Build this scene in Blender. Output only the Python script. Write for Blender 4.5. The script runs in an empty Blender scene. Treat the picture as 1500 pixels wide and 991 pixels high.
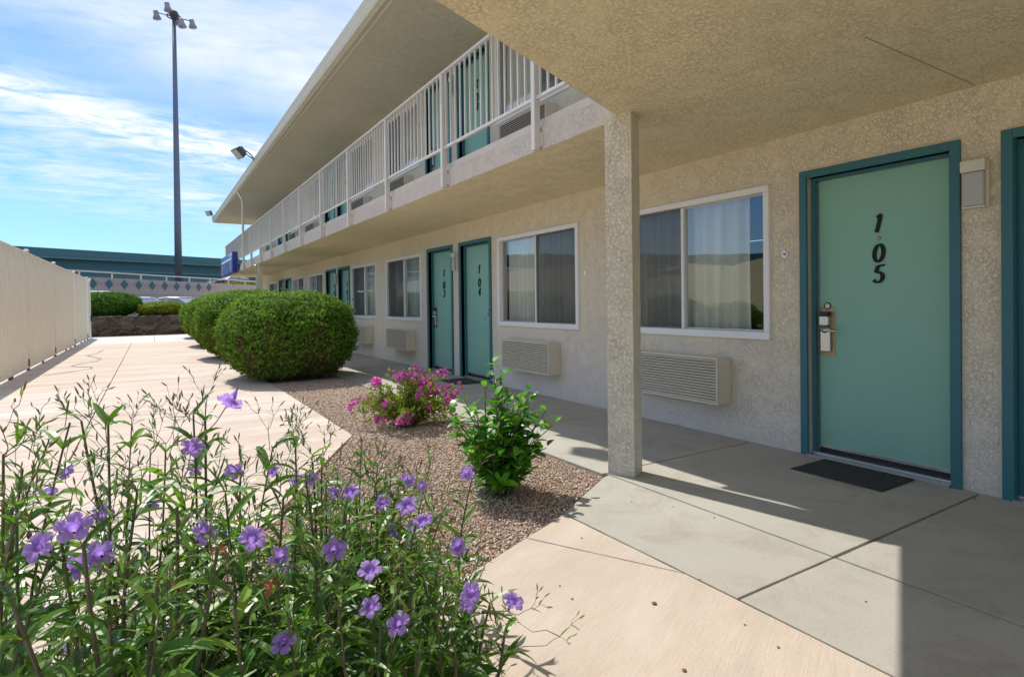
import bpy, math, random
import numpy as np
from mathutils import Vector, Matrix, noise as mn

random.seed(7)
rng = np.random.default_rng(11)
PI = math.pi
scn = bpy.context.scene
COL = scn.collection
W = 4.2            # x of the room wall; +y runs away from the camera along the wall
H1 = 2.43          # underside of the balcony
H2 = 5.03          # underside of the roof

# ------------------------------------------------------------------ camera
EYE = Vector((0, 0, 1.177))
F_PX, CY_PX = 851.13, 450.72
CR = Vector((0.849094, -0.528095, -0.012478))
CU = Vector((0.015725, 0.001658, 0.999875))
CF = Vector((0.528008, 0.849184, -0.009712))
cam = bpy.data.cameras.new('camera')
cam.sensor_width = 36
cam.lens = F_PX / 1500 * 36
cam.shift_y = (CY_PX - 495.5) / 1500
cam.clip_start = 0.05
cam.clip_end = 6000
cam_o = bpy.data.objects.new('camera', cam)
COL.objects.link(cam_o)
m3 = Matrix((CR, CU, -CF)).transposed()
cam_o.matrix_world = Matrix.Translation(EYE) @ m3.to_4x4()
scn.camera = cam_o


def at(u, v, depth):
    """world point seen at photo pixel (u, v), depth metres along the axis"""
    return EYE + (CF + CR * ((u - 750) / F_PX) + CU * ((CY_PX - v) / F_PX)) * depth


# ------------------------------------------------------------------ materials
def mat(name):
    m = bpy.data.materials.new(name)
    m.use_nodes = True
    nt = m.node_tree
    b = nt.nodes['Principled BSDF']
    return m, nt, b


def N(nt, t, **kw):
    n = nt.nodes.new(t)
    for k, v in kw.items():
        if k in n.inputs:
            n.inputs[k].default_value = v
        else:
            setattr(n, k, v)
    return n


def L(nt, a, b):
    nt.links.new(a, b)


def ramp(nt, src, stops):
    r = nt.nodes.new('ShaderNodeValToRGB')
    e = r.color_ramp.elements
    while len(e) < len(stops):
        e.new(0.5)
    for i, (p, c) in enumerate(stops):
        e[i].position = p
        if not isinstance(c, (tuple, list)):
            c = (c, c, c)
        e[i].color = (*c[:3], 1)
    L(nt, src, r.inputs[0])
    return r.outputs[0]


def mixc(nt, fac, a, b, mode='MIX'):
    n = nt.nodes.new('ShaderNodeMix')
    n.data_type = 'RGBA'
    n.blend_type = mode
    for i, s in ((0, fac), (6, a), (7, b)):
        if isinstance(s, (int, float)):
            n.inputs[i].default_value = s
        elif isinstance(s, (tuple, list)):
            n.inputs[i].default_value = (*s[:3], 1)
        else:
            L(nt, s, n.inputs[i])
    return n.outputs[2]


def mathn(nt, op, a, b=None, c=None, clamp=False):
    n = nt.nodes.new('ShaderNodeMath')
    n.operation = op
    n.use_clamp = clamp
    for i, s in enumerate((a, b, c)):
        if s is None:
            continue
        if isinstance(s, (int, float)):
            n.inputs[i].default_value = s
        else:
            L(nt, s, n.inputs[i])
    return n.outputs[0]


def coord(nt, sc=(1, 1, 1), rot=(0, 0, 0), kind='Object'):
    tc = nt.nodes.new('ShaderNodeTexCoord')
    mr = nt.nodes.new('ShaderNodeMapping')
    mr.inputs['Rotation'].default_value = rot
    L(nt, tc.outputs[kind], mr.inputs[0])
    mp = nt.nodes.new('ShaderNodeMapping')
    mp.inputs['Scale'].default_value = sc
    L(nt, mr.outputs[0], mp.inputs[0])
    return mp.outputs[0]


def noise(nt, vec, scale, detail=3, rough=0.55, dist=0.0):
    n = N(nt, 'ShaderNodeTexNoise', Scale=scale, Detail=detail, Roughness=rough, Distortion=dist)
    L(nt, vec, n.inputs['Vector'])
    return n.outputs['Fac']


def bump(nt, b, h, strength, distance):
    n = N(nt, 'ShaderNodeBump', Strength=strength, Distance=distance)
    L(nt, h, n.inputs['Height'])
    L(nt, n.outputs[0], b.inputs['Normal'])


def stucco(name, col, fine=1.0, deep=1.0, low=None):
    m, nt, b = mat(name)
    v = coord(nt)
    n1 = noise(nt, v, 44 * fine, 4, 0.65, 0.7)
    g = mathn(nt, 'ABSOLUTE', mathn(nt, 'SUBTRACT', n1, 0.5))
    groove = ramp(nt, g, [(0.0, 0.0), (0.03, 0.7), (0.07, 1.0)])
    n2 = noise(nt, v, 7 * fine, 2, 0.5)
    keep = ramp(nt, n2, [(0.36, 0.55), (0.56, 1.0)])
    groove = mixc(nt, keep, (1, 1, 1), groove)
    grit = noise(nt, v, 120 * fine, 2, 0.6)
    n4 = noise(nt, v, 46 * fine, 3, 0.6, 0.6)
    hh = mathn(nt, 'ADD', mathn(nt, 'MULTIPLY', groove, 0.6),
               mathn(nt, 'ADD', mathn(nt, 'MULTIPLY', grit, 0.28), mathn(nt, 'MULTIPLY', n4, 0.75)))
    bump(nt, b, hh, 0.9, 0.0045 * deep)
    big = noise(nt, v, 0.8, 4, 0.6)
    c = mixc(nt, ramp(nt, big, [(0.3, 0.0), (0.7, 1.0)]), tuple(x * 0.94 for x in col), tuple(min(x * 1.04, 0.9) for x in col))
    dk = tuple(x * 0.95 for x in col)
    c = mixc(nt, groove, dk, c)
    stn = noise(nt, coord(nt, (2.4, 2.4, 0.35)), 1.0, 5, 0.65, 0.5)
    c = mixc(nt, mathn(nt, 'MULTIPLY', ramp(nt, stn, [(0.52, 0.0), (0.72, 1.0)]), 0.28), c, tuple(x * 0.72 for x in col))
    if low is not None:
        sep = nt.nodes.new('ShaderNodeSeparateXYZ')
        L(nt, v, sep.inputs[0])
        zz = mathn(nt, 'ADD', sep.outputs[2], mathn(nt, 'MULTIPLY', noise(nt, v, 9, 3), 0.12))
        f = ramp(nt, zz, [(0.03, 1.0), (0.16, 0.0)])
        c = mixc(nt, mathn(nt, 'MULTIPLY', f, 0.45), c, low)
        bounce_z = ramp(nt, sep.outputs[2], [(0.1, 0.75), (1.0, 0.0)])  # sun bounce near the ground put into the colour, cooler low down
        c = mixc(nt, bounce_z, c, tuple(x * k_ for x, k_ in zip(col, (0.94, 0.99, 1.16))))
    L(nt, c, b.inputs['Base Color'])
    b.inputs['Roughness'].default_value = 0.92
    return m


def concrete(name, c1, c2, c3, streak=False, rot=0.0, spots=True):
    m, nt, b = mat(name)
    v = coord(nt, kind='Object')
    big = noise(nt, v, 0.7, 5, 0.62, 0.4)
    c = mixc(nt, ramp(nt, big, [(0.32, 0.0), (0.68, 1.0)]), c1, c2)
    mid = noise(nt, v, 3.2, 5, 0.7, 0.8)
    c = mixc(nt, ramp(nt, mid, [(0.48, 0.0), (0.70, 0.85)]), c, c3)
    fine = noise(nt, v, 90, 3, 0.7)
    c = mixc(nt, mathn(nt, 'MULTIPLY', ramp(nt, fine, [(0.30, 1.0), (0.52, 0.0)]), 0.28), c, tuple(x * 0.55 for x in c3))
    h = mathn(nt, 'MULTIPLY', fine, 0.6)
    if streak:
        vs = coord(nt, (210, 5.0, 1), (0, 0, rot))
        st = noise(nt, vs, 1.0, 3, 0.6)
        c = mixc(nt, mathn(nt, 'MULTIPLY', ramp(nt, st, [(0.36, 1.0), (0.55, 0.0)]), 0.26), c, tuple(x * 0.66 for x in c1))
        h = mathn(nt, 'ADD', h, mathn(nt, 'MULTIPLY', st, 1.1))
        vs2 = coord(nt, (3.0, 0.8, 1) if spots else (4.6, 0.42, 1), (0, 0, rot))
        st2 = noise(nt, vs2, 1.0, 6, 0.68, 0.4)
        c = mixc(nt, mathn(nt, 'MULTIPLY', ramp(nt, st2, [(0.50, 0.0), (0.66, 1.0)]), 0.20 if spots else 0.6), c, (0.74, 0.69, 0.64))
        c = mixc(nt, mathn(nt, 'MULTIPLY', ramp(nt, st2, [(0.34, 1.0), (0.47, 0.0)]), 0.30 if spots else 0.5), c, tuple(x * 0.72 for x in c1))
    if spots:
        vo = N(nt, 'ShaderNodeTexVoronoi', Scale=2.6)
        L(nt, v, vo.inputs['Vector'])
        sp = ramp(nt, vo.outputs['Distance'], [(0.018, 1.0), (0.03, 0.0)])
        c = mixc(nt, mathn(nt, 'MULTIPLY', sp, 0.6), c, (0.16, 0.13, 0.10))
        v2_ = N(nt, 'ShaderNodeTexVoronoi', Scale=1.3)
        L(nt, coord(nt, (1.0, 2.0, 1.0), (0, 0, 0.8)), v2_.inputs['Vector'])
        sm = mathn(nt, 'MULTIPLY', ramp(nt, v2_.outputs['Distance'], [(0.02, 1.0), (0.10, 0.0)]), ramp(nt, noise(nt, v, 38, 4, 0.7), [(0.45, 0.0), (0.60, 1.0)]))
        c = mixc(nt, mathn(nt, 'MULTIPLY', sm, 0.5), c, (0.30, 0.27, 0.24))
    L(nt, c, b.inputs['Base Color'])
    b.inputs['Roughness'].default_value = 0.88
    bump(nt, b, h, 0.5, 0.0025)
    return m


def paint(name, col, rough=0.45, var=0.08, bumpy=0.0, dirt=0.0, dirtcol=(0.1, 0.08, 0.06), metal=0.0, coat=0.0):
    m, nt, b = mat(name)
    v = coord(nt)
    n = noise(nt, v, 2.3, 5, 0.6)
    c = mixc(nt, n, tuple(x * (1 - var) for x in col), tuple(min(1, x * (1 + var)) for x in col))
    if dirt:
        n2 = noise(nt, v, 11, 6, 0.7, 0.5)
        c = mixc(nt, mathn(nt, 'MULTIPLY', ramp(nt, n2, [(0.50, 0.0), (0.72, 1.0)]), dirt), c, dirtcol)
    L(nt, c, b.inputs['Base Color'])
    r = mathn(nt, 'ADD', mathn(nt, 'MULTIPLY', noise(nt, v, 14, 3), 0.2), rough - 0.1)
    L(nt, r, b.inputs['Roughness'])
    b.inputs['Metallic'].default_value = metal
    b.inputs['Coat Weight'].default_value = coat
    if bumpy:
        bump(nt, b, noise(nt, v, 60, 3), 0.4, bumpy)
    return m


def leafmat(name, cols, rough=0.4, trans=0.25, brown=None, spec=0.5, clump=0):
    """leaves: colour from a random number per leaf; some light goes through"""
    m, nt, b = mat(name)
    geo = nt.nodes.new('ShaderNodeNewGeometry')
    rnd = geo.outputs['Random Per Island']
    k = len(cols) - 1
    c = ramp(nt, rnd, [(i / k, cc) for i, cc in enumerate(cols)])
    v = coord(nt)
    n = noise(nt, v, 2.6, 4, 0.6)
    c = mixc(nt, 1.0, c, ramp(nt, n, [(0.3, 0.66), (0.7, 1.12)]), 'MULTIPLY')
    if clump:
        c = mixc(nt, 1.0, c, ramp(nt, noise(nt, v, clump, 3, 0.7), [(0.36, 0.38), (0.60, 1.15)]), 'MULTIPLY')
    if brown:
        nb = noise(nt, v, brown[1], 4, 0.65, 0.3)
        f = ramp(nt, nb, [(brown[2], 0.0), (brown[2] + 0.12, 1.0)])
        sep = nt.nodes.new('ShaderNodeSeparateXYZ')
        L(nt, v, sep.inputs[0])
        low = ramp(nt, sep.outputs[2], [(0.85, 1.0), (1.08, 0.0)])
        c = mixc(nt, mathn(nt, 'MULTIPLY', mathn(nt, 'MULTIPLY', f, low), 0.78), c, brown[0])
    L(nt, c, b.inputs['Base Color'])
    b.inputs['Roughness'].default_value = rough
    b.inputs['Specular IOR Level'].default_value = spec
    out = nt.nodes['Material Output']
    tr = nt.nodes.new('ShaderNodeBsdfTranslucent')
    L(nt, mixc(nt, 1.0, c, (1.4, 1.5, 0.6) if cols[0][1] > cols[0][0] else (1.1, 1.0, 1.1), 'MULTIPLY'), tr.inputs[0])
    mx = nt.nodes.new('ShaderNodeMixShader')
    mx.inputs[0].default_value = trans
    L(nt, b.outputs[0], mx.inputs[1])
    L(nt, tr.outputs[0], mx.inputs[2])
    L(nt, mx.outputs[0], out.inputs[0])
    return m


M = {}
BROOM = math.radians(65)
M['stucco'] = stucco('wall stucco', (0.82, 0.735, 0.575), 1.0, 1.0, low=(0.42, 0.40, 0.36))
M['stucco_soffit'] = stucco('soffit stucco', (0.88, 0.755, 0.50), 0.85, 1.1)
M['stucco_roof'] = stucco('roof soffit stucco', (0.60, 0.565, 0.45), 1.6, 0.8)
M['stucco_fascia'] = stucco('fascia stucco', (0.74, 0.64, 0.54), 1.0, 0.9)
M['stucco_column'] = stucco('column stucco', (0.84, 0.76, 0.59), 1.1, 1.3, low=(0.46, 0.42, 0.33))
M['band'] = paint('smooth band', (0.72, 0.64, 0.55), 0.8, 0.1, 0.002, 0.25, (0.35, 0.28, 0.22))
M['teal'] = paint('teal frame paint', (0.036, 0.16, 0.20), 0.5, 0.12, 0.0, 0.15, (0.03, 0.10, 0.11))
def m_mint():
    m, nt, b = mat('mint door paint')
    v = coord(nt)
    n = noise(nt, v, 1.8, 4)
    c = mixc(nt, n, (0.235, 0.48, 0.385), (0.275, 0.54, 0.43))
    sep = nt.nodes.new('ShaderNodeSeparateXYZ')
    L(nt, v, sep.inputs[0])
    sc_ = noise(nt, coord(nt, (1, 9, 30)), 1.0, 5, 0.75, 0.6)
    c = mixc(nt, mathn(nt, 'MULTIPLY', ramp(nt, sc_, [(0.60, 0.0), (0.72, 1.0)]), 0.22), c, (0.14, 0.26, 0.23))
    lowz = ramp(nt, mathn(nt, 'ADD', sep.outputs[2], mathn(nt, 'MULTIPLY', noise(nt, v, 6, 4, 0.7), 0.35)), [(0.20, 1.0), (0.48, 0.0)])
    c = mixc(nt, mathn(nt, 'MULTIPLY', lowz, 0.22), c, (0.20, 0.30, 0.28))
    L(nt, c, b.inputs['Base Color'])
    L(nt, mathn(nt, 'ADD', mathn(nt, 'MULTIPLY', sc_, 0.3), 0.32), b.inputs['Roughness'])
    bump(nt, b, noise(nt, v, 3, 2), 0.15, 0.01)
    return m


M['mint'] = m_mint()
M['white'] = paint('white vinyl', (0.86, 0.87, 0.87), 0.4, 0.04, 0.0, 0.12, (0.45, 0.43, 0.40))
M['beige'] = paint('beige grille', (0.72, 0.65, 0.52), 0.5, 0.05, 0.0, 0.12, (0.35, 0.30, 0.22))
M['beige_dark'] = paint('dark grille gap', (0.03, 0.027, 0.022), 0.8)
M['rail'] = paint('railing paint', (0.66, 0.62, 0.57), 0.5, 0.05, 0.0, 0.15, (0.40, 0.34, 0.28))
M['gutter'] = paint('gutter paint', (0.70, 0.67, 0.58), 0.5, 0.06, 0.0, 0.2, (0.42, 0.38, 0.30))
M['fence'] = paint('fence paint', (0.88, 0.82, 0.70), 0.5, 0.06, 0.0, 0.12, (0.45, 0.38, 0.28))
M['rust'] = paint('rusty steel', (0.20, 0.085, 0.04), 0.8, 0.3, 0.002, 0.4, (0.06, 0.03, 0.02))
M['alu'] = paint('aluminium', (0.55, 0.55, 0.53), 0.35, 0.06, 0.0, 0.25, (0.25, 0.24, 0.22), 0.9)
M['chrome'] = paint('satin chrome', (0.62, 0.63, 0.64), 0.28, 0.04, 0, 0, metal=1.0)
M['brass'] = paint('dull brass', (0.42, 0.31, 0.18), 0.4, 0.1, 0, 0.2, metal=0.8)
M['black'] = paint('black plastic', (0.012, 0.013, 0.018), 0.4, 0.1)
M['number'] = paint('number paint', (0.008, 0.010, 0.018), 0.8, 0.1)
M['paper'] = paint('white paper', (0.7, 0.7, 0.7), 0.7)
M['darkroom'] = paint('dark room', (0.10, 0.085, 0.07), 0.9)
M['groove_shade'] = paint('joint caulk', (0.30, 0.25, 0.17), 0.9)
M['grey_walk'] = concrete('grey concrete', (0.385, 0.365, 0.315), (0.475, 0.455, 0.40), (0.345, 0.315, 0.26))
M['pink_walk'] = concrete('pink concrete', (0.53, 0.435, 0.35), (0.61, 0.51, 0.42), (0.52, 0.45, 0.39), streak=True, rot=BROOM)
M['pink_far'] = concrete('worn pink concrete', (0.58, 0.46, 0.38), (0.64, 0.52, 0.43), (0.50, 0.42, 0.37), streak=True, rot=1.57, spots=False)
M['white_walk'] = concrete('pale concrete', (0.58, 0.57, 0.55), (0.64, 0.63, 0.60), (0.55, 0.53, 0.50), spots=False)
M['soil'] = paint('joint soil', (0.10, 0.085, 0.07), 0.95, 0.3, 0.01)
M['crackfill'] = paint('crack filler', (0.27, 0.255, 0.24), 0.9, 0.2)
M['asphalt'] = paint('asphalt', (0.055, 0.055, 0.056), 0.9, 0.25, 0.003, 0.3, (0.09, 0.085, 0.08))
M['ground'] = paint('dry ground', (0.56, 0.47, 0.37), 0.95, 0.2, 0.02, 0.3, (0.26, 0.21, 0.15))
M['teal_steel'] = paint('overpass teal paint', (0.065, 0.165, 0.19), 0.6, 0.12, 0.0, 0.2, (0.05, 0.12, 0.13))
M['teal_steel_lo'] = paint('overpass pale teal', (0.10, 0.225, 0.24), 0.6, 0.12)
M['retwall'] = paint('retaining wall', (0.47, 0.385, 0.365), 0.9, 0.07, 0.004, 0.2, (0.36, 0.29, 0.27))
M['groove'] = paint('wall groove', (0.34, 0.27, 0.255), 0.9)
M['diamond'] = paint('diamond tile', (0.05, 0.145, 0.17), 0.6)
M['mast'] = paint('mast steel', (0.15, 0.175, 0.24), 0.45, 0.08, metal=0.5)
M['mast_dark'] = paint('mast dark steel', (0.05, 0.055, 0.07), 0.6)
M['lamp_metal'] = paint('lamp metal', (0.25, 0.27, 0.30), 0.5)
M['bronze'] = paint('bronze housing', (0.045, 0.042, 0.045), 0.45)
M['signblue'] = paint('sign blue side', (0.012, 0.03, 0.30), 0.4)
M['red'] = paint('red', (0.55, 0.035, 0.03), 0.5)
M['skin_soil'] = paint('bed soil', (0.13, 0.10, 0.075), 0.95, 0.3, 0.01)
M['faded_red'] = paint('faded red', (0.55, 0.16, 0.17), 0.6, 0.3)
M['tyre'] = paint('tyre rubber', (0.02, 0.02, 0.021), 0.8)
M['carwhite'] = paint('white car paint', (0.72, 0.73, 0.74), 0.25, 0.02, coat=0.6)
M['carpink'] = paint('silver pink car paint', (0.50, 0.42, 0.45), 0.3, 0.03, metal=0.3, coat=0.6)
M['cardark'] = paint('dark red car paint', (0.07, 0.02, 0.035), 0.25, 0.03, coat=0.6)
M['twig'] = paint('twig bark', (0.13, 0.10, 0.07), 0.8, 0.2)
M['stem'] = paint('flower stem', (0.13, 0.115, 0.065), 0.6, 0.3)
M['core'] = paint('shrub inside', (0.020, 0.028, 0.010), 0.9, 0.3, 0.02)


def m_mat():
    m, nt, b = mat('door mat carpet')
    v = coord(nt)
    n = noise(nt, v, 130, 3, 0.8)
    c = mixc(nt, ramp(nt, n, [(0.35, 0.0), (0.65, 1.0)]), (0.012, 0.013, 0.016), (0.085, 0.083, 0.09))
    L(nt, c, b.inputs['Base Color'])
    b.inputs['Roughness'].default_value = 1
    bump(nt, b, n, 1.0, 0.006)
    return m


M['mat'] = m_mat()


def m_signface():
    m, nt, b = mat('sign face')
    v = coord(nt)
    n = noise(nt, v, 1.4, 3, 0.5)
    c = mixc(nt, ramp(nt, n, [(0.35, 0.0), (0.65, 1.0)]), (0.13, 0.25, 0.62), (0.24, 0.40, 0.74))
    L(nt, c, b.inputs['Base Color'])
    b.inputs['Roughness'].default_value = 0.15
    return m


M['signface'] = m_signface()


def m_glass(name='window glass', refl=0.20, tint=(0.93, 0.95, 0.94)):
    m = bpy.data.materials.new(name)
    m.use_nodes = True
    nt = m.node_tree
    nt.nodes.clear()
    out = nt.nodes.new('ShaderNodeOutputMaterial')
    tr = nt.nodes.new('ShaderNodeBsdfTransparent')
    tr.inputs[0].default_value = (*tint, 1)
    gl = nt.nodes.new('ShaderNodeBsdfGlossy')
    gl.inputs['Roughness'].default_value = 0.012
    gl.inputs['Color'].default_value = (0.95, 0.97, 1, 1)
    v = coord(nt)
    bp = N(nt, 'ShaderNodeBump', Strength=0.12, Distance=0.01)
    L(nt, noise(nt, v, 1.7, 2), bp.inputs['Height'])
    L(nt, bp.outputs[0], gl.inputs['Normal'])
    fr = N(nt, 'ShaderNodeFresnel', IOR=1.5)
    f = mathn(nt, 'ADD', mathn(nt, 'MULTIPLY', fr.outputs[0], 1.3), refl * 0.5, clamp=True)
    mx = nt.nodes.new('ShaderNodeMixShader')
    L(nt, f, mx.inputs[0])
    L(nt, tr.outputs[0], mx.inputs[1])
    L(nt, gl.outputs[0], mx.inputs[2])
    L(nt, mx.outputs[0], out.inputs[0])
    return m


M['glass'] = m_glass()
M['carglass'] = m_glass('car glass', 0.5, (0.25, 0.30, 0.30))


def m_screen():
    m, nt, b = mat('insect screen')
    b.inputs['Base Color'].default_value = (0.035, 0.037, 0.035, 1)
    b.inputs['Roughness'].default_value = 0.8
    out = nt.nodes['Material Output']
    v = coord(nt)
    n = noise(nt, v, 3.0, 3)
    tr = nt.nodes.new('ShaderNodeBsdfTransparent')
    mx = nt.nodes.new('ShaderNodeMixShader')
    L(nt, mathn(nt, 'ADD', mathn(nt, 'MULTIPLY', n, 0.1), 0.42), mx.inputs[0])
    L(nt, tr.outputs[0], mx.inputs[1])
    L(nt, b.outputs[0], mx.inputs[2])
    L(nt, mx.outputs[0], out.inputs[0])
    return m


M['screen'] = m_screen()


def m_curtain():
    m, nt, b = mat('curtain cloth')
    v = coord(nt)
    n = noise(nt, v, 4.0, 3)
    c = mixc(nt, n, (0.86, 0.84, 0.76), (0.93, 0.91, 0.84))
    L(nt, c, b.inputs['Base Color'])
    b.inputs['Roughness'].default_value = 0.9
    return m


M['curtain'] = m_curtain()


def m_lampglass():
    m, nt, b = mat('ribbed lamp glass')
    b.inputs['Base Color'].default_value = (0.47, 0.48, 0.48, 1)
    b.inputs['Roughness'].default_value = 0.3
    v = coord(nt, (1, 130, 1))
    w = noise(nt, v, 1.0, 1)
    bump(nt, b, w, 0.7, 0.004)
    return m


M['lampglass'] = m_lampglass()


def m_gravel():
    m, nt, b = mat('pink brown gravel')
    v = coord(nt)
    vo = N(nt, 'ShaderNodeTexVoronoi', Scale=75)
    L(nt, v, vo.inputs['Vector'])
    c = ramp(nt, vo.outputs['Color'], [(0.0, (0.24, 0.15, 0.11)), (0.35, (0.38, 0.26, 0.20)), (0.7, (0.50, 0.38, 0.31)), (1.0, (0.62, 0.54, 0.48))])
    c = mixc(nt, ramp(nt, vo.outputs['Distance'], [(0.3, 0.0), (0.7, 0.8)]), c, (0.07, 0.045, 0.035))
    L(nt, c, b.inputs['Base Color'])
    b.inputs['Roughness'].default_value = 0.95
    bump(nt, b, mathn(nt, 'MULTIPLY', vo.outputs['Distance'], -1.0), 1.0, 0.012)
    return m


def m_pebble():
    m, nt, b = mat('pebble')
    geo = nt.nodes.new('ShaderNodeNewGeometry')
    c = ramp(nt, geo.outputs['Random Per Island'], [(0.0, (0.32, 0.20, 0.13)), (0.3, (0.50, 0.36, 0.265)), (0.65, (0.60, 0.47, 0.365)), (0.92, (0.64, 0.52, 0.44)), (1.0, (0.74, 0.68, 0.62))])
    L(nt, c, b.inputs['Base Color'])
    b.inputs['Roughness'].default_value = 0.9
    return m


M['gravel'] = m_gravel()
M['pebble'] = m_pebble()


def m_rock():
    m, nt, b = mat('dark lava rock')
    v = coord(nt, (1.0, 1.0, 1.7))
    vo = N(nt, 'ShaderNodeTexVoronoi', Scale=2.9)
    L(nt, v, vo.inputs['Vector'])
    de = N(nt, 'ShaderNodeTexVoronoi', Scale=2.9)
    de.feature = 'DISTANCE_TO_EDGE'
    L(nt, v, de.inputs['Vector'])
    c = ramp(nt, vo.outputs['Color'], [(0.0, (0.045, 0.033, 0.028)), (0.45, (0.10, 0.072, 0.055)), (0.75, (0.17, 0.12, 0.09)), (1.0, (0.28, 0.20, 0.15))])
    n = noise(nt, v, 12, 5, 0.7)
    c = mixc(nt, 1.0, c, ramp(nt, n, [(0.3, 0.55), (0.7, 1.3)]), 'MULTIPLY')
    e = ramp(nt, de.outputs['Distance'], [(0.02, 0.0), (0.07, 1.0)])
    c = mixc(nt, e, (0.19, 0.155, 0.125), c)
    L(nt, c, b.inputs['Base Color'])
    b.inputs['Roughness'].default_value = 0.95
    bump(nt, b, mathn(nt, 'ADD', e, mathn(nt, 'MULTIPLY', n, 0.8)), 1.0, 0.03)
    return m


M['rock'] = m_rock()
M['hedge'] = leafmat('hedge leaf', [(0.09, 0.20, 0.018), (0.16, 0.31, 0.03), (0.22, 0.40, 0.045), (0.32, 0.50, 0.07)], 0.75, 0.30, spec=0.2,
                     brown=((0.15, 0.095, 0.055), 2.6, 0.47), clump=13)
M['juniper'] = leafmat('dark shrub leaf', [(0.05, 0.14, 0.015), (0.10, 0.24, 0.025), (0.16, 0.32, 0.035)], 0.75, 0.25, spec=0.2)
M['yellowleaf'] = leafmat('yellow green leaf', [(0.12, 0.22, 0.02), (0.22, 0.32, 0.03), (0.46, 0.36, 0.03), (0.17, 0.30, 0.03)], 0.75, 0.25, spec=0.2)
M['hib_leaf'] = leafmat('glossy leaf', [(0.05, 0.21, 0.015), (0.09, 0.31, 0.025), (0.15, 0.42, 0.035), (0.27, 0.56, 0.05)], 0.32, 0.38, spec=0.5)
M['boug_leaf'] = leafmat('small bougainvillea leaf', [(0.14, 0.26, 0.03), (0.22, 0.36, 0.05), (0.36, 0.46, 0.07), (0.32, 0.20, 0.05)], 0.6, 0.35)
M['bract'] = leafmat('magenta bract', [(0.74, 0.09, 0.58), (0.86, 0.16, 0.70), (0.66, 0.05, 0.42), (0.92, 0.30, 0.80)], 0.6, 0.3)
M['pet_leaf'] = leafmat('long narrow leaf', [(0.045, 0.13, 0.018), (0.085, 0.21, 0.028), (0.14, 0.30, 0.04), (0.27, 0.44, 0.07)], 0.36, 0.36, spec=0.6)
M['dry_leaf'] = leafmat('dry leaf', [(0.38, 0.12, 0.03), (0.5, 0.2, 0.06), (0.30, 0.09, 0.03)], 0.6, 0.25)
M['bud'] = leafmat('seed capsule', [(0.20, 0.28, 0.06), (0.34, 0.34, 0.12), (0.26, 0.20, 0.09)], 0.6, 0.2)


def m_petal():
    m, nt, b = mat('violet petal')
    tc = nt.nodes.new('ShaderNodeTexCoord')
    ln = nt.nodes.new('ShaderNodeVectorMath')
    ln.operation = 'LENGTH'
    L(nt, tc.outputs['Object'], ln.inputs[0])
    c = ramp(nt, ln.outputs['Value'], [(0.0, (0.20, 0.04, 0.40)), (0.006, (0.30, 0.09, 0.62)), (0.012, (0.54, 0.32, 0.90)), (0.03, (0.62, 0.42, 0.96))])
    n = noise(nt, tc.outputs['Object'], 220, 3, 0.6)
    c = mixc(nt, 1.0, c, ramp(nt, n, [(0.3, 0.82), (0.7, 1.08)]), 'MULTIPLY')
    L(nt, c, b.inputs['Base Color'])
    b.inputs['Roughness'].default_value = 0.6
    out = nt.nodes['Material Output']
    tr = nt.nodes.new('ShaderNodeBsdfTranslucent')
    L(nt, c, tr.inputs[0])
    mx = nt.nodes.new('ShaderNodeMixShader')
    mx.inputs[0].default_value = 0.55
    L(nt, b.outputs[0], mx.inputs[1])
    L(nt, tr.outputs[0], mx.inputs[2])
    L(nt, mx.outputs[0], out.inputs[0])
    return m


M['petal'] = m_petal()


def m_hill():
    m, nt, b = mat('desert hill')
    v = coord(nt)
    n = noise(nt, v, 0.03, 6, 0.65)
    c = ramp(nt, n, [(0.35, (0.05, 0.065, 0.03)), (0.6, (0.15, 0.12, 0.075))])
    L(nt, c, b.inputs['Base Color'])
    b.inputs['Roughness'].default_value = 1
    return m


M['hill'] = m_hill()


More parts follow.
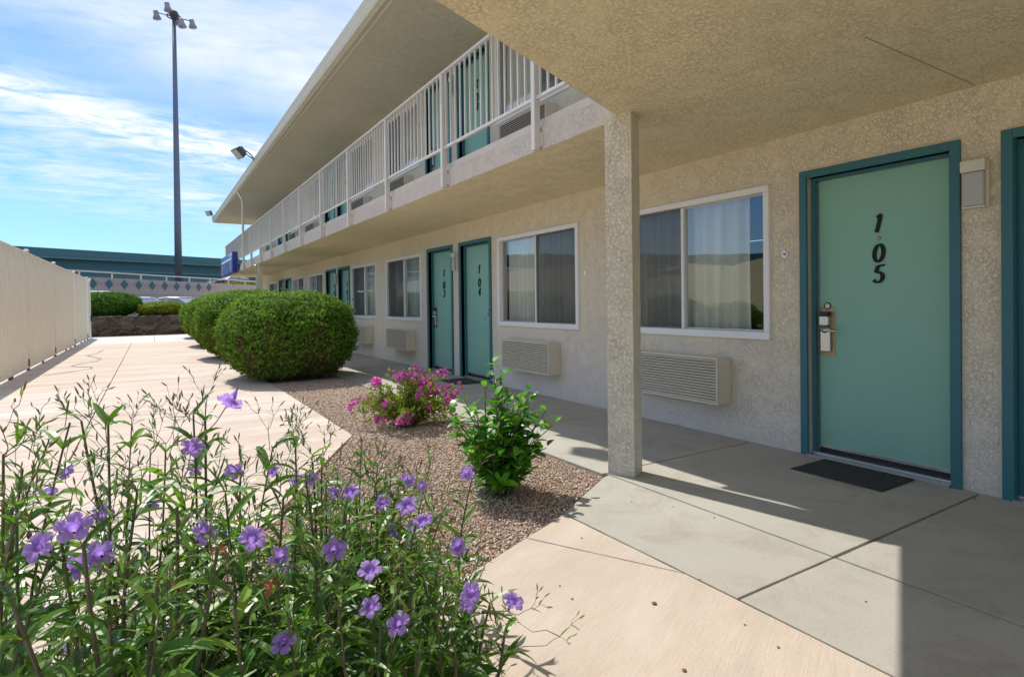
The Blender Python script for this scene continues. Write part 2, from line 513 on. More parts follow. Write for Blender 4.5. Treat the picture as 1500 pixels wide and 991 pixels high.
# ------------------------------------------------------------------ mesh builder
class MB:
    def __init__(s):
        s.v, s.f, s.mi, s.cur = [], [], [], 0

    def add(s, vs, fs):
        n = len(s.v)
        s.v.extend(tuple(p) for p in vs)
        for f in fs:
            s.f.append(tuple(i + n for i in f))
            s.mi.append(s.cur)
        return s

    def box(s, x0, x1, y0, y1, z0, z1):
        vs = [(x, y, z) for z in (z0, z1) for y in (y0, y1) for x in (x0, x1)]
        return s.add(vs, [(0, 2, 3, 1), (4, 5, 7, 6), (0, 1, 5, 4), (2, 6, 7, 3), (0, 4, 6, 2), (1, 3, 7, 5)])

    def obox(s, c, ax, ay, az):
        """box from centre and three half-axis vectors"""
        c, ax, ay, az = Vector(c), Vector(ax), Vector(ay), Vector(az)
        vs = [c + ax * i + ay * j + az * k for k in (-1, 1) for j in (-1, 1) for i in (-1, 1)]
        return s.add(vs, [(0, 2, 3, 1), (4, 5, 7, 6), (0, 1, 5, 4), (2, 6, 7, 3), (0, 4, 6, 2), (1, 3, 7, 5)])

    def prism(s, poly, z0, z1, inset=0.0):
        a = sum(poly[i][0] * poly[(i + 1) % len(poly)][1] - poly[(i + 1) % len(poly)][0] * poly[i][1] for i in range(len(poly)))
        if a < 0:
            poly = poly[::-1]
        n = len(poly)
        if inset:
            out = []
            for i in range(n):
                p0, p1, p2 = (Vector(poly[(i + k) % n][:2]) for k in (-1, 0, 1))
                e1, e2 = (p1 - p0).normalized(), (p2 - p1).normalized()
                n1, n2 = Vector((-e1.y, e1.x)), Vector((-e2.y, e2.x))
                k = (n1 + n2)
                k = k / max(0.3, k.length_squared) * 2
                out.append(tuple(p1 + k * inset))
            poly = out
        if inset:
            out = []
            for i in range(n):
                p0, p1 = Vector(poly[i][:2]), Vector(poly[(i + 1) % n][:2])
                e = (p1 - p0)
                k = max(1, int(e.length / 0.06))
                if max(abs(p0.y), abs(p1.y)) > 12:
                    k = 1
                nn = Vector((-e.y, e.x)).normalized()
                for q in range(k):
                    pq = p0 + e * (q / k)
                    w_ = 0 if q == 0 else 0.0022 * mn.noise(Vector((pq.x * 9, pq.y * 9, 1))) + 0.0016 * abs(mn.noise(Vector((pq.x * 31, pq.y * 31, 4))))
                    out.append(tuple(pq + nn * w_))
            poly = out
            n = len(poly)
        vs = [(p[0], p[1], z0) for p in poly] + [(p[0], p[1], z1) for p in poly]
        fs = [tuple(range(n - 1, -1, -1)), tuple(range(n, 2 * n))]
        fs += [(i, (i + 1) % n, n + (i + 1) % n, n + i) for i in range(n)]
        return s.add(vs, fs)

    def tube(s, pts, rad, n=6, cap=True):
        pts = [Vector(p) for p in pts]
        if not isinstance(rad, (list, tuple)):
            rad = [rad] * len(pts)
        vs, fs = [], []
        prev = None
        for i, p in enumerate(pts):
            t = (pts[min(i + 1, len(pts) - 1)] - pts[max(i - 1, 0)]).normalized()
            if prev is None:
                a = Vector((0, 0, 1)) if abs(t.z) < 0.9 else Vector((1, 0, 0))
                u = t.cross(a).normalized()
            else:
                u = (prev - t * prev.dot(t))
                u = u.normalized() if u.length > 1e-6 else t.orthogonal().normalized()
            prev = u
            w = t.cross(u)
            for k in range(n):
                a = 2 * PI * k / n
                vs.append(p + (u * math.cos(a) + w * math.sin(a)) * rad[i])
        for i in range(len(pts) - 1):
            for k in range(n):
                fs.append((i * n + k, i * n + (k + 1) % n, (i + 1) * n + (k + 1) % n, (i + 1) * n + k))
        if cap:
            fs.append(tuple(range(n - 1, -1, -1)))
            fs.append(tuple(range((len(pts) - 1) * n, len(pts) * n)))
        return s.add(vs, fs)

    def lathe(s, c, axis, prof, n=16):
        """prof: list of (distance along axis, radius)"""
        c, axis = Vector(c), Vector(axis).normalized()
        return s.tube([c + axis * (a + 1e-5 * i) for i, (a, r) in enumerate(prof)], [max(r, 1e-4) for a, r in prof], n)

    def build(s, name, mats, parent=None, bevel=0.0, smooth=False, segs=2):
        me = bpy.data.meshes.new(name)
        off = parent_world(parent)
        me.from_pydata([(p[0] - off[0], p[1] - off[1], p[2] - off[2]) for p in s.v], [], s.f)
        if not isinstance(mats, (list, tuple)):
            mats = [mats]
        for m in mats:
            me.materials.append(m)
        if len(mats) > 1:
            me.polygons.foreach_set('material_index', s.mi)
        if smooth:
            me.polygons.foreach_set('use_smooth', [True] * len(me.polygons))
        me.update()
        o = bpy.data.objects.new(name, me)
        COL.objects.link(o)
        if parent:
            o.parent = parent
        if bevel:
            b = o.modifiers.new('edge', 'BEVEL')
            b.width = bevel
            b.segments = segs
            b.limit_method = 'ANGLE'
        return o


def parent_world(p):
    v = Vector((0, 0, 0))
    while p:
        v += p.location
        p = p.parent
    return v


def np_mesh(name, verts, faces, mats, parent=None, midx=None, smooth=False):
    """verts (n,3), faces (m,k) arrays"""
    off = np.array(parent_world(parent))
    verts = np.asarray(verts, dtype=np.float32) - off.astype(np.float32)
    faces = np.asarray(faces, dtype=np.int32)
    me = bpy.data.meshes.new(name)
    k = faces.shape[1]
    me.vertices.add(len(verts))
    me.vertices.foreach_set('co', verts.ravel())
    me.loops.add(faces.size)
    me.loops.foreach_set('vertex_index', faces.ravel())
    me.polygons.add(len(faces))
    me.polygons.foreach_set('loop_start', np.arange(0, faces.size, k, dtype=np.int32))
    if not isinstance(mats, (list, tuple)):
        mats = [mats]
    for m in mats:
        me.materials.append(m)
    if midx is not None:
        me.polygons.foreach_set('material_index', np.asarray(midx, dtype=np.int32))
    if smooth:
        me.polygons.foreach_set('use_smooth', np.ones(len(faces), dtype=bool))
    me.update(calc_edges=True)
    me.validate()
    o = bpy.data.objects.new(name, me)
    COL.objects.link(o)
    if parent:
        o.parent = parent
    return o


def thing(name, loc, label, cat, group=None):
    o = bpy.data.objects.new(name, None)
    o.empty_display_size = 0.1
    o.location = loc
    COL.objects.link(o)
    return tag(o, label, cat, group)


def tag(o, label, cat, group=None):
    o['label'] = label
    o['category'] = cat
    if group:
        o['group'] = group
    return o


def struct(o):
    o['kind'] = 'structure'
    return o


def node(name, loc, parent, label=None):
    """an Empty for a part that has sub-parts"""
    o = bpy.data.objects.new(name, None)
    o.empty_display_size = 0.05
    COL.objects.link(o)
    o.parent = parent
    o.location = Vector(loc) - parent_world(parent)
    if label:
        o['label'] = label
    return o


def copy_tree(o, parent=None):
    c = o.copy()
    COL.objects.link(c)
    c.parent = parent
    for ch in list(o.children):
        copy_tree(ch, c)
    return c


# scattering little leaf templates over points
def frames(nrm, spin=None):
    """random orthonormal frames (n,3,3), third column = nrm"""
    n = len(nrm)
    nrm = nrm / np.linalg.norm(nrm, axis=1, keepdims=True)
    r = rng.normal(size=(n, 3)) if spin is None else spin
    u = np.cross(nrm, r)
    u /= np.linalg.norm(u, axis=1, keepdims=True) + 1e-9
    w = np.cross(nrm, u)
    return np.stack([w, u, nrm], axis=2)


def scatter(tv, tf, P, Fm, S):
    tv = np.asarray(tv, float)
    tf = np.asarray(tf, int)
    V = np.einsum('nij,kj->nki', Fm, tv) * np.asarray(S).reshape(-1, 1, 1) + P[:, None, :]
    n, k = len(P), len(tv)
    Fc = (tf[None, :, :] + (np.arange(n) * k)[:, None, None]).reshape(-1, tf.shape[1])
    return V.reshape(-1, 3), Fc


LEAF_V = [(0, 0, 0), (0.5, -0.32, 0.10), (1, 0, 0.0), (0.5, 0.32, 0.10)]
LEAF_F = [(0, 1, 2, 3)]
LEAF2_V = [(0, 0, 0), (0.32, -0.26, 0.09), (0.42, 0, 0.0), (0.32, 0.26, 0.09), (0.72, -0.20, 0.03), (0.78, 0, -0.06), (0.72, 0.20, 0.03), (1.05, 0, -0.16)]
LEAF2_F = [(0, 1, 2), (0, 2, 3), (1, 4, 5), (1, 5, 2), (2, 5, 6), (2, 6, 3), (4, 7, 5), (5, 7, 6)]

# ------------------------------------------------------------------ sky and sun
SUN = Vector((-0.135, 0.653, 1.0)).normalized()
elev = math.asin(SUN.z)
azim = math.atan2(SUN.x, SUN.y)
world = bpy.data.worlds.new('World')
scn.world = world
world.use_nodes = True
nt = world.node_tree
bg = nt.nodes['Background']
sky = nt.nodes.new('ShaderNodeTexSky')
sky.sky_type = 'NISHITA'
sky.sun_disc = False
sky.sun_elevation = elev
sky.sun_rotation = azim
sky.air_density = 1.0
sky.dust_density = 0.6
sky.ozone_density = 2.0
tc = nt.nodes.new('ShaderNodeTexCoord')
sep = nt.nodes.new('ShaderNodeSeparateXYZ')
L(nt, tc.outputs['Generated'], sep.inputs[0])
zc = mathn(nt, 'MAXIMUM', mathn(nt, 'ADD', sep.outputs[2], 0.10), 0.06)
px = mathn(nt, 'DIVIDE', sep.outputs[0], zc)
py = mathn(nt, 'DIVIDE', sep.outputs[1], zc)
cmb = nt.nodes.new('ShaderNodeCombineXYZ')
L(nt, px, cmb.inputs[0])
L(nt, py, cmb.inputs[1])


def cloud_layer(scale, rot, loc, sc, lo, hi, detail=8, dist=0.5, rough=0.6):
    mp = nt.nodes.new('ShaderNodeMapping')
    mp.inputs['Rotation'].default_value = (0, 0, rot)
    mp.inputs['Scale'].default_value = (*sc, 1)
    mp.inputs['Location'].default_value = (*loc, 0)
    L(nt, cmb.outputs[0], mp.inputs[0])
    return ramp(nt, noise(nt, mp.outputs[0], scale, detail, rough, dist), [(lo, 0.0), (hi, 1.0)])


CL = dict(a=(0.9, 0.5, (1.3, 0.4), (0.75, 1.5), 0.43, 0.66), b=(2.6, 0.3, (4.1, 2.2), (0.6, 1.7), 0.50, 0.68), c=(0.5, 0.9, (7.0, 3.0), (1, 1), 0.40, 0.75))
ca = cloud_layer(*CL['a'])
cb = cloud_layer(*CL['b'], detail=9)
cc = cloud_layer(*CL['c'], detail=4)
cd = cloud_layer(5.5, 0.35, (2.0, 5.0), (0.8, 1.5), 0.36, 0.62, 9, 0.7, 0.62)
zz_ = mathn(nt, 'ADD', sep.outputs[2], mathn(nt, 'MULTIPLY', sep.outputs[0], 0.139))
# one long bright streak, thin high haze above it, broken cloud below it
bt = mathn(nt, 'DIVIDE', mathn(nt, 'SUBTRACT', zz_, 0.247), 0.030)
band = mathn(nt, 'POWER', 2.718, mathn(nt, 'MULTIPLY', mathn(nt, 'MULTIPLY', bt, bt), -1.0))
band = mathn(nt, 'MULTIPLY', band, mathn(nt, 'ADD', mathn(nt, 'MULTIPLY', cd, 1.1), 0.15))
lt = mathn(nt, 'DIVIDE', mathn(nt, 'SUBTRACT', zz_, 0.168), 0.045)
low = mathn(nt, 'POWER', 2.718, mathn(nt, 'MULTIPLY', mathn(nt, 'MULTIPLY', lt, lt), -1.0))
low = mathn(nt, 'MULTIPLY', low, mathn(nt, 'ADD', mathn(nt, 'MULTIPLY', cd, 0.45), mathn(nt, 'MULTIPLY', cb, 0.45)))
hi = ramp(nt, zz_, [(0.28, 0.0), (0.37, 1.0)])
hi = mathn(nt, 'MULTIPLY', hi, mathn(nt, 'ADD', mathn(nt, 'MULTIPLY', ca, 0.55), mathn(nt, 'ADD', mathn(nt, 'MULTIPLY', cd, 0.18), mathn(nt, 'MULTIPLY', cc, 0.55))))
thin = mathn(nt, 'MULTIPLY', mathn(nt, 'MULTIPLY', cc, 0.16), ramp(nt, zz_, [(0.12, 0.0), (0.2, 1.0)]))
cov = mathn(nt, 'ADD', mathn(nt, 'ADD', band, low), mathn(nt, 'ADD', hi, thin), clamp=True)
skyc = mixc(nt, 1.0, sky.outputs[0], (0.55, 0.82, 1.12), 'MULTIPLY')
cloudc = (7.0, 7.3, 7.5)
fin = mixc(nt, mathn(nt, 'MULTIPLY', cov, 0.93), skyc, cloudc)
L(nt, fin, bg.inputs['Color'])
bg.inputs['Strength'].default_value = 0.15

sd = bpy.data.lights.new('sun', 'SUN')
sd.energy = 4.6
sd.angle = math.radians(0.55)
sd.color = (1.0, 0.95, 0.86)
so = bpy.data.objects.new('sun', sd)
COL.objects.link(so)
so.rotation_euler = (-SUN).to_track_quat('-Z', 'Y').to_euler()
so.location = (0, 10, 20)

scn.view_settings.view_transform = 'Standard'
scn.view_settings.look = 'None'
scn.view_settings.exposure = 0
scn.view_settings.gamma = 1
scn.cycles.max_bounces = 8
scn.cycles.diffuse_bounces = 5
scn.cycles.transparent_max_bounces = 12
scn.cycles.sample_clamp_indirect = 6

# ------------------------------------------------------------------ ground, walks
mb = MB()
mb.add([(-3000, -3000, -0.14), (3000, -3000, -0.14), (3000, 3000, -0.14), (-3000, 3000, -0.14)], [(0, 1, 2, 3)])
struct(mb.build('ground', M['ground']))
mb = MB()
mb.prism([(-30, 31.3), (60, 31.3), (60, 60), (-30, 45)], -0.13, 0.22)
struct(mb.build('parking_lot', M['asphalt']))

GAP = 0.005
TOP = 0.0
# soil in the joints
mb = MB()
mb.prism([(-4, -6), (4.3, -6), (4.3, 28.3), (-4, 28.3)], -0.13, -0.028)
struct(mb.build('soil', M['soil']))

# grey walk along the rooms
mb = MB()
ys = [-6, -4.7, -3.15, -1.6, -0.06, 1.47, 3.04, 4.6, 6.15, 7.7, 9.25, 10.8, 12.35, 13.9, 15.45, 17.0, 18.55, 20.1, 21.65, 23.2, 24.75, 26.3, 28.3]
for a, b_ in zip(ys[:-1], ys[1:]):
    if b_ <= 3.05:
        mb.prism([(2.625, a), (4.25, a), (4.25, b_), (2.625, b_)], -0.12, TOP, GAP if b_ != 1.47 and a != 1.47 else GAP + 0.003)
    else:
        mb.prism([(2.60, a), (4.25, a), (4.25, b_), (2.60, b_)], -0.12, TOP, GAP)
for a, b_ in zip(ys[:5], ys[1:6]):
    mb.prism([(1.944, a), (2.625, a), (2.625, b_), (1.944, b_)], -0.12, TOP, GAP)
mb.prism([(1.944, 1.47), (2.625, 1.47), (2.625, 3.0), (2.56, 2.985), (1.935, 2.60)], -0.12, TOP, GAP)
struct(mb.build('walkway', M['grey_walk'], bevel=0.004))

# pink paving close to the camera (gravel bed cuts into it)
mb = MB()
d = Vector((0.906, 0.423))
mb.prism([(1.93, 2.585), (1.19, 2.256), (0.93, 2.14), (1.60, 2.42), (1.905, 1.81), (1.94, 1.76)][:1] + [(1.575, 2.43), (1.905, 1.80), (1.940, 1.73)], -0.12, TOP, 0.003)
mb.prism([(1.575, 2.43), (0.75, 2.06), (0.45, 0.95), (0.45, -0.6), (1.940, -0.6), (1.940, 1.73), (1.905, 1.80)], -0.12, TOP, 0.003)
mb.prism([(0.45, -0.6), (0.45, -6), (1.94, -6), (1.94, -0.6)], -0.12, TOP, 0.003)
struct(mb.build('patio', M['pink_walk'], bevel=0.003))

# pink path on the left of the bed
mb = MB()
XR = 1.53
pys = [(6.62, 8.0), (10.95, 11.1), (13.6, 13.9), (17.2, 17.6), (20.0, 20.3), (22.5, 22.8)]
XL, XM = -3.9, -0.55
mb.prism([(XL, -6), (0.45, -6), (0.45, 0.75), (-1.25, 0.55), (-1.25, 1.62), (-0.1, 2.2), (0.982, 4.211), (1.26, 4.73), (XM, 5.2), (XL, 6.2)], -0.12, TOP, GAP)


def yj(x, j):
    y0, slope = j
    return y0 - slope * x


JS = [(5.05, 0.28), (7.47, 0.42), (10.95, 0.2), (14.1, 0.2), (17.3, 0.2), (20.2, 0.2), (22.6, 0.2)]
mb.prism([(XM, yj(XM, JS[0])), (1.26, 4.73), (1.53, 5.2), (1.53, yj(1.53, JS[1])), (XM, yj(XM, JS[1]))], -0.12, TOP, GAP)
mb.prism([(XL, yj(XL, JS[0])), (XM, yj(XM, JS[0])), (XM, yj(XM, JS[1])), (XL, yj(XL, JS[1]))], -0.12, TOP, GAP)
for j0, j1 in zip(JS[1:-1], JS[2:]):
    for a, b_ in ((XL, XM), (XM, XR)):
        mb.prism([(a, yj(a, j0) + 0.008), (b_, yj(b_, j0) + 0.008), (b_, yj(b_, j1) - 0.008), (a, yj(a, j1) - 0.008)], -0.12, TOP, GAP)
struct(mb.build('path', M['pink_far'], bevel=0.003))
mb = MB()
j0 = JS[-1]
for a, b_ in ((XL, 0.1), (0.1, 1.95)):
    mb.prism([(a, yj(a, j0)), (b_, yj(b_, j0)), (b_, 28.5), (a, 28.5)], -0.12, TOP, GAP)
struct(mb.build('pavement', M['white_walk'], bevel=0.003))

# filled crack wandering over the path
mb = MB()
pts = [(-1.62, 12.9), (-1.42, 13.15), (-1.18, 13.45), (-0.98, 13.75), (-1.02, 14.15), (-1.22, 14.25), (-1.38, 14.6), (-1.25, 15.2),
       (-1.02, 15.5), (-0.98, 16.3), (-1.22, 17.1), (-1.34, 17.6), (-1.18, 18.4), (-1.12, 19.4)]
for i in range(len(pts) - 1):
    a, b_ = Vector(pts[i]), Vector(pts[i + 1])
    nrm = Vector((-(b_ - a).y, (b_ - a).x)).normalized() * (0.022 + 0.012 * math.sin(i * 2.1))
    mb.add([(*(a - nrm), 0.0035 + i * 1e-4), (*(b_ - nrm), 0.0035 + i * 1e-4), (*(b_ + nrm), 0.0035 + i * 1e-4), (*(a + nrm), 0.0035 + i * 1e-4)], [(0, 1, 2, 3)])
struct(mb.build('pavement', M['crackfill']))

# gravel bed: a lumpy sheet and loose stones
BED = [(1.925, 2.60), (1.575, 2.43), (0.75, 2.06), (0.45, 0.95), (0.45, 0.78), (-1.22, 0.58), (-1.22, 1.60), (-0.1, 2.2), (0.982, 4.211), (1.53, 5.2), (1.53, 28.0), (2.59, 28.0), (2.59, 3.02)]


def inside(poly, x, y):
    c = False
    n = len(poly)
    for i in range(n):
        x0, y0 = poly[i]
        x1, y1 = poly[(i + 1) % n]
        if (y0 > y) != (y1 > y) and x < (x1 - x0) * (y - y0) / (y1 - y0) + x0:
            c = not c
    return c


mb = MB()
mb.add([(x, y, -0.022) for x, y in BED], [tuple(range(len(BED)))])
g = struct(mb.build('soil', M['gravel']))
ico_v = np.array([(0, 0, 1), (0.9, 0, 0.15), (0.2, 0.85, -0.1), (-0.8, 0.4, 0.1), (-0.6, -0.7, -0.05), (0.35, -0.85, 0.1), (0, 0, -1)])
ico_f = [(0, 1, 2), (0, 2, 3), (0, 3, 4), (0, 4, 5), (0, 5, 1), (6, 2, 1), (6, 3, 2), (6, 4, 3), (6, 5, 4), (6, 1, 5)]


def pebbles(n, x0, x1, y0, y1, smin, smax):
    X = rng.uniform(x0, x1, n)
    Y = rng.uniform(y0, y1, n)
    keep = np.array([inside(BED, x, y) for x, y in zip(X, Y)])
    X, Y = X[keep], Y[keep]
    S = smin + (smax - smin) * rng.random(len(X)) ** 2.2
    P = np.stack([X, Y, -0.022 + S * 0.35 + rng.random(len(X)) * 0.006], 1)
    q_, _ = np.linalg.qr(rng.normal(size=(len(X), 3, 3)))
    q_ = q_ * np.array([1.15, 0.95, 0.7])[None, None, :]
    return scatter(ico_v, ico_f, P, q_, S)


v1, f1 = pebbles(68000, 0.3, 2.6, 1.6, 5.2, 0.004, 0.0105)
v2, f2 = pebbles(34000, 1.0, 2.6, 5.0, 9.5, 0.006, 0.0125)
v3, f3 = pebbles(9000, -1.2, 0.6, 0.6, 2.6, 0.006, 0.013)
n_ = 170
P_ = np.stack([rng.uniform(1.95, 4.15, n_), 1.47 + rng.normal(0, 0.005, n_), rng.uniform(-0.024, -0.004, n_)], 1)
q_, _ = np.linalg.qr(rng.normal(size=(n_, 3, 3)))
v4, f4 = scatter(ico_v, ico_f, P_, q_, rng.uniform(0.0015, 0.0042, n_))
V = np.concatenate([v1, v2, v3, v4])
Fc = np.concatenate([f1, f2 + len(v1), f3 + len(v1) + len(v2), f4 + len(v1) + len(v2) + len(v3)])
o = np_mesh('gravel', V, Fc, M['pebble'])
o['kind'] = 'stuff'
tag(o, 'pinkish brown gravel filling the planting bed beside the walkway', 'gravel')

# hills far away, seen in the window reflections and beyond the fence
mb = MB()
n = 90
vs, fs = [], []
for i in range(n + 1):
    a = PI * 0.42 + i / n * PI * 1.15
    h = 34 + 46 * mn.noise(Vector((i * 0.11, 3.3, 0))) + 18 * mn.noise(Vector((i * 0.5, 1, 0)))
    for r, z in ((620, -2), (760, max(12, h)), (980, max(14, h * 0.8))):
        vs.append((math.cos(a) * r, math.sin(a) * r * 0.9, z))
for i in range(n):
    for k in range(2):
        fs.append((i * 3 + k, i * 3 + k + 1, i * 3 + k + 4, i * 3 + k + 3))
keepf = fs
mb.add(vs, keepf)
struct(mb.build('hills', M['hill'], smooth=True))

mb = MB()
n = 60
vs, fs = [], []
for i in range(n + 1):
    y = -10 + i * 1.3
    for j, (x, z) in enumerate(((-7.0, -0.12), (-11, 0.5), (-15, 1.6), (-20, 3.0), (-26, 3.6), (-40, 3.8))):
        vs.append((x + 0.5 * mn.noise(Vector((y * 0.3, j, 0))), y, z + (0.5 * mn.noise(Vector((y * 0.22, j * 1.7, 2))) if j else 0) * (1 + j * 0.25)))
fs = [(i * 6 + j, (i + 1) * 6 + j, (i + 1) * 6 + j + 1, i * 6 + j + 1) for i in range(n) for j in range(5)]
mb.add(vs, fs)
M['slope'] = paint('dry grass slope', (0.34, 0.31, 0.17), 0.95, 0.3, 0.05, 0.6, (0.15, 0.18, 0.06))
struct(mb.build('hill', M['slope'], smooth=True))

# ------------------------------------------------------------------ the motel
motel = thing('motel_building', (W, 10, 0), 'two storey cream stucco motel with teal framed doors and a long railed balcony', 'building')
WIN_Z0, WIN_Z1, WIN_W = 0.85, 2.085, 1.83
D_W, D_H = 1.03, 2.13
UP = 2.82           # rooms above sit this much higher
FL2 = 2.70
P = 7.03
wins, doors = [], []
for k in (-1, 0, 1, 2):
    s0 = 5.27 + P * k + (0.06 if k == -1 else 0)
    wins.append((s0, k, 'n'))
    doors.append((s0 + 2.03, k, 'n'))
    doors.append((s0 + 3.29 - (0.0 if k != -1 else 0.03), k, 'f'))
    wins.append((s0 + 4.57 - (0.03 if k == -1 else 0), k, 'f'))


def wall_sheet(z0, z1, dz, name):
    ops = [(y, y + WIN_W, WIN_Z0 + dz, WIN_Z1 + dz) for y, k, s in wins] + [(y + 0.055, y + D_W - 0.055, z0, D_H - 0.055 + dz) for y, k, s in doors]
    ops.sort()
    mb = MB()
    y = -6.0

    def q(y0, y1, a, b):
        mb.add([(W, y0, a), (W, y1, a), (W, y1, b), (W, y0, b)], [(0, 3, 2, 1)])
    for (a, b, c, d_) in ops:
        q(y, a, z0, z1)
        if c > z0 + 0.01:
            q(a, b, z0, c)
        q(a, b, d_, z1)
        x1 = W + 0.14
        mb.add([(W, a, c), (x1, a, c), (x1, a, d_), (W, a, d_)], [(0, 1, 2, 3)])
        mb.add([(W, b, c), (x1, b, c), (x1, b, d_), (W, b, d_)], [(0, 3, 2, 1)])
        mb.add([(W, a, d_), (x1, a, d_), (x1, b, d_), (W, b, d_)], [(0, 1, 2, 3)])
        if c > z0 + 0.01:
            mb.add([(W, a, c), (x1, a, c), (x1, b, c), (W, b, c)], [(0, 3, 2, 1)])
        y = b
    q(y, 28.0, z0, z1)
    # back and end walls
    mb.add([(W + 7, -6, z0), (W + 7, 28, z0), (W + 7, 28, z1), (W + 7, -6, z1)], [(0, 1, 2, 3)])
    for yy in (-6, 28):
        mb.add([(W, yy, z0), (W + 7, yy, z0), (W + 7, yy, z1), (W, yy, z1)], [(0, 1, 2, 3)])
    return mb.build(name, M['stucco'], motel)


wall_sheet(-0.02, H1 + 0.01, 0, 'wall')
wall_sheet(FL2 - 0.01, H2 + 0.01, UP, 'wall')
XB = 2.77
SLAB = [(W + 7, 28.0), (XB + 0.03, 28.0), (XB + 0.03, 3.02), (-8, -1.83), (-8, -6), (W + 7, -6)]
mb = MB()
mb.prism([(W - 0.003, 27.98), (XB, 27.98), (XB, 3.00), (-1.2, 1.21), (-1.2, -1.4), (XB, -1.4), (XB, -6), (W - 0.003, -6)], H1, FL2 - 0.08)
mb.build('soffit', M['stucco_soffit'], motel)
mb = MB()
mb.prism([(W - 0.004, 27.97), (XB + 0.02, 27.97), (XB + 0.02, 3.02), (-1.18, 1.235), (-1.18, -1.38), (XB + 0.02, -1.38), (XB + 0.02, -6), (W - 0.004, -6)], FL2 - 0.08, FL2)
mb.build('balcony_slab', M['band'], motel, bevel=0.006)
# floor between storeys inside
mb = MB()
mb.box(W + 0.145, W + 6.99, -5.99, 27.99, H1 + 0.02, FL2 - 0.02)
mb.box(W + 0.145, W + 6.99, -5.99, 27.99, -0.03, 0.02)
mb.build('floor', M['darkroom'], motel)
# stucco face of the balcony edge, a few mm proud of the soffit slab
mb = MB()
mb.box(XB - 0.012, XB - 0.002, 3.05, 27.99, H1 + 0.002, FL2 - 0.085)
mb.build('fascia', M['stucco_fascia'], motel)
# control joint in the soffit, the groove's shade painted as a dark strip
mb = MB()
mb.box(2.94, W - 0.03, 1.4775, 1.4815, H1 - 0.0015, H1 + 0.003)
mb.build('joint_strip', M['groove_shade'], motel)

# roof
mb = MB()
RE = 2.55
mb.prism([(W + 7.3, 30.0), (RE, 30.0), (RE, 2.95), (-1.3, 1.20), (-1.3, -1.5), (RE, -1.5), (RE, -6.4), (W + 7.3, -6.4)], H2, H2 + 0.16)
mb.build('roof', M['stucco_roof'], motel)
mb = MB()
yy0, yy1 = 2.9, 30.02
prof = [(RE - 0.002, H2 - 0.02), (RE - 0.05, H2 - 0.025), (RE - 0.075, H2 + 0.02), (RE - 0.075, H2 + 0.07), (RE - 0.10, H2 + 0.12), (RE - 0.105, H2 + 0.15), (RE - 0.002, H2 + 0.18)]
vs = [(x, y, z) for y in (yy0, yy1) for x, z in prof]
k = len(prof)
mb.add(vs, [tuple(range(k)), tuple(range(2 * k - 1, k - 1, -1))] + [(i, k + i, k + (i + 1) % k, (i + 1) % k) for i in range(k)])
mb.build('gutter', M['gutter'], motel, bevel=0.004)
mb = MB()
mb.box(RE + 0.0, RE + 0.03, 2.96, 29.98, H2 - 0.03, H2 - 0.002)
mb.box(RE + 0.10, RE + 0.125, 2.99, 29.98, H2 - 0.014, H2 - 0.002)
mb.box(RE + 0.03, W, 29.95, 30.02, H2 - 0.03, H2 + 0.18)
mb.build('roof_trim', M['gutter'], motel, bevel=0.003)
# downspout
mb = MB()
mb.tube([(RE - 0.02, 21.3, H2 - 0.03), (RE - 0.01, 21.25, H2 - 0.12), (2.60, 21.05, H2 - 0.30), (2.63, 21.0, H2 - 0.42), (2.63, 21.0, 3.6), (2.63, 21.0, 2.40)], 0.038, 10)
for z in (2.6, 3.3, 4.2):
    mb.box(2.585, 2.675, 20.955, 21.045, z, z + 0.03)
mb.build('downspout', M['gutter'], motel, smooth=False)

# columns
a_ = Vector((-0.469, 0.883, 0))
b2 = Vector((0.883, 0.469, 0))
c0 = Vector((2.72, 2.854, 0))


def subdiv_prism(c0, ea, eb, z0, z1, nz=60, nx=5):
    """square post with a slightly uneven plastered surface"""
    mb = MB()
    ring = []
    for (o_, e) in ((c0, eb), (c0 + eb, ea), (c0 + ea + eb, -eb), (c0 + ea, -ea)):
        for i in range(nx):
            ring.append(o_ + e * (i / nx))
    cen = c0 + (ea + eb) * 0.5
    n = len(ring)
    vs = []
    for j in range(nz + 1):
        z = z0 + (z1 - z0) * j / nz
        for p in ring:
            dv = (p - cen).normalized()
            q = mn.noise(Vector((p.x * 9, p.y * 9, z * 6))) * 0.0035 + mn.noise(Vector((p.x * 30, p.y * 30, z * 26))) * 0.0022
            vs.append((p.x + dv.x * q, p.y + dv.y * q, z))
    fs = [(j * n + i, j * n + (i + 1) % n, (j + 1) * n + (i + 1) % n, (j + 1) * n + i) for j in range(nz) for i in range(n)]
    mb.add(vs, fs)
    return mb


subdiv_prism(c0, a_ * 0.185, b2 * 0.165, -0.02, H1 - 0.001, 90, 6).build('column', M['stucco_column'], motel)
subdiv_prism(Vector((2.82, 19.3, 0)), Vector((0, 0.15, 0)), Vector((0.13, 0, 0)), -0.02, H1 - 0.001, 40, 3).build('column', M['stucco_column'], motel)
mb = MB()
mb.tube([(2.77, 19.22, 0.0), (2.77, 19.22, 2.15), (2.74, 19.1, 2.28), (2.70, 19.05, 2.40)], 0.03, 8)
mb.build('conduit', M['gutter'], motel)

# ---- numerals drawn as calligraphic strokes, unit height 1
def arc(cx, cy, rx, ry, a0, a1, n=14):
    return [(cx + rx * math.cos(math.radians(a0 + (a1 - a0) * i / n)), cy + ry * math.sin(math.radians(a0 + (a1 - a0) * i / n))) for i in range(n + 1)]


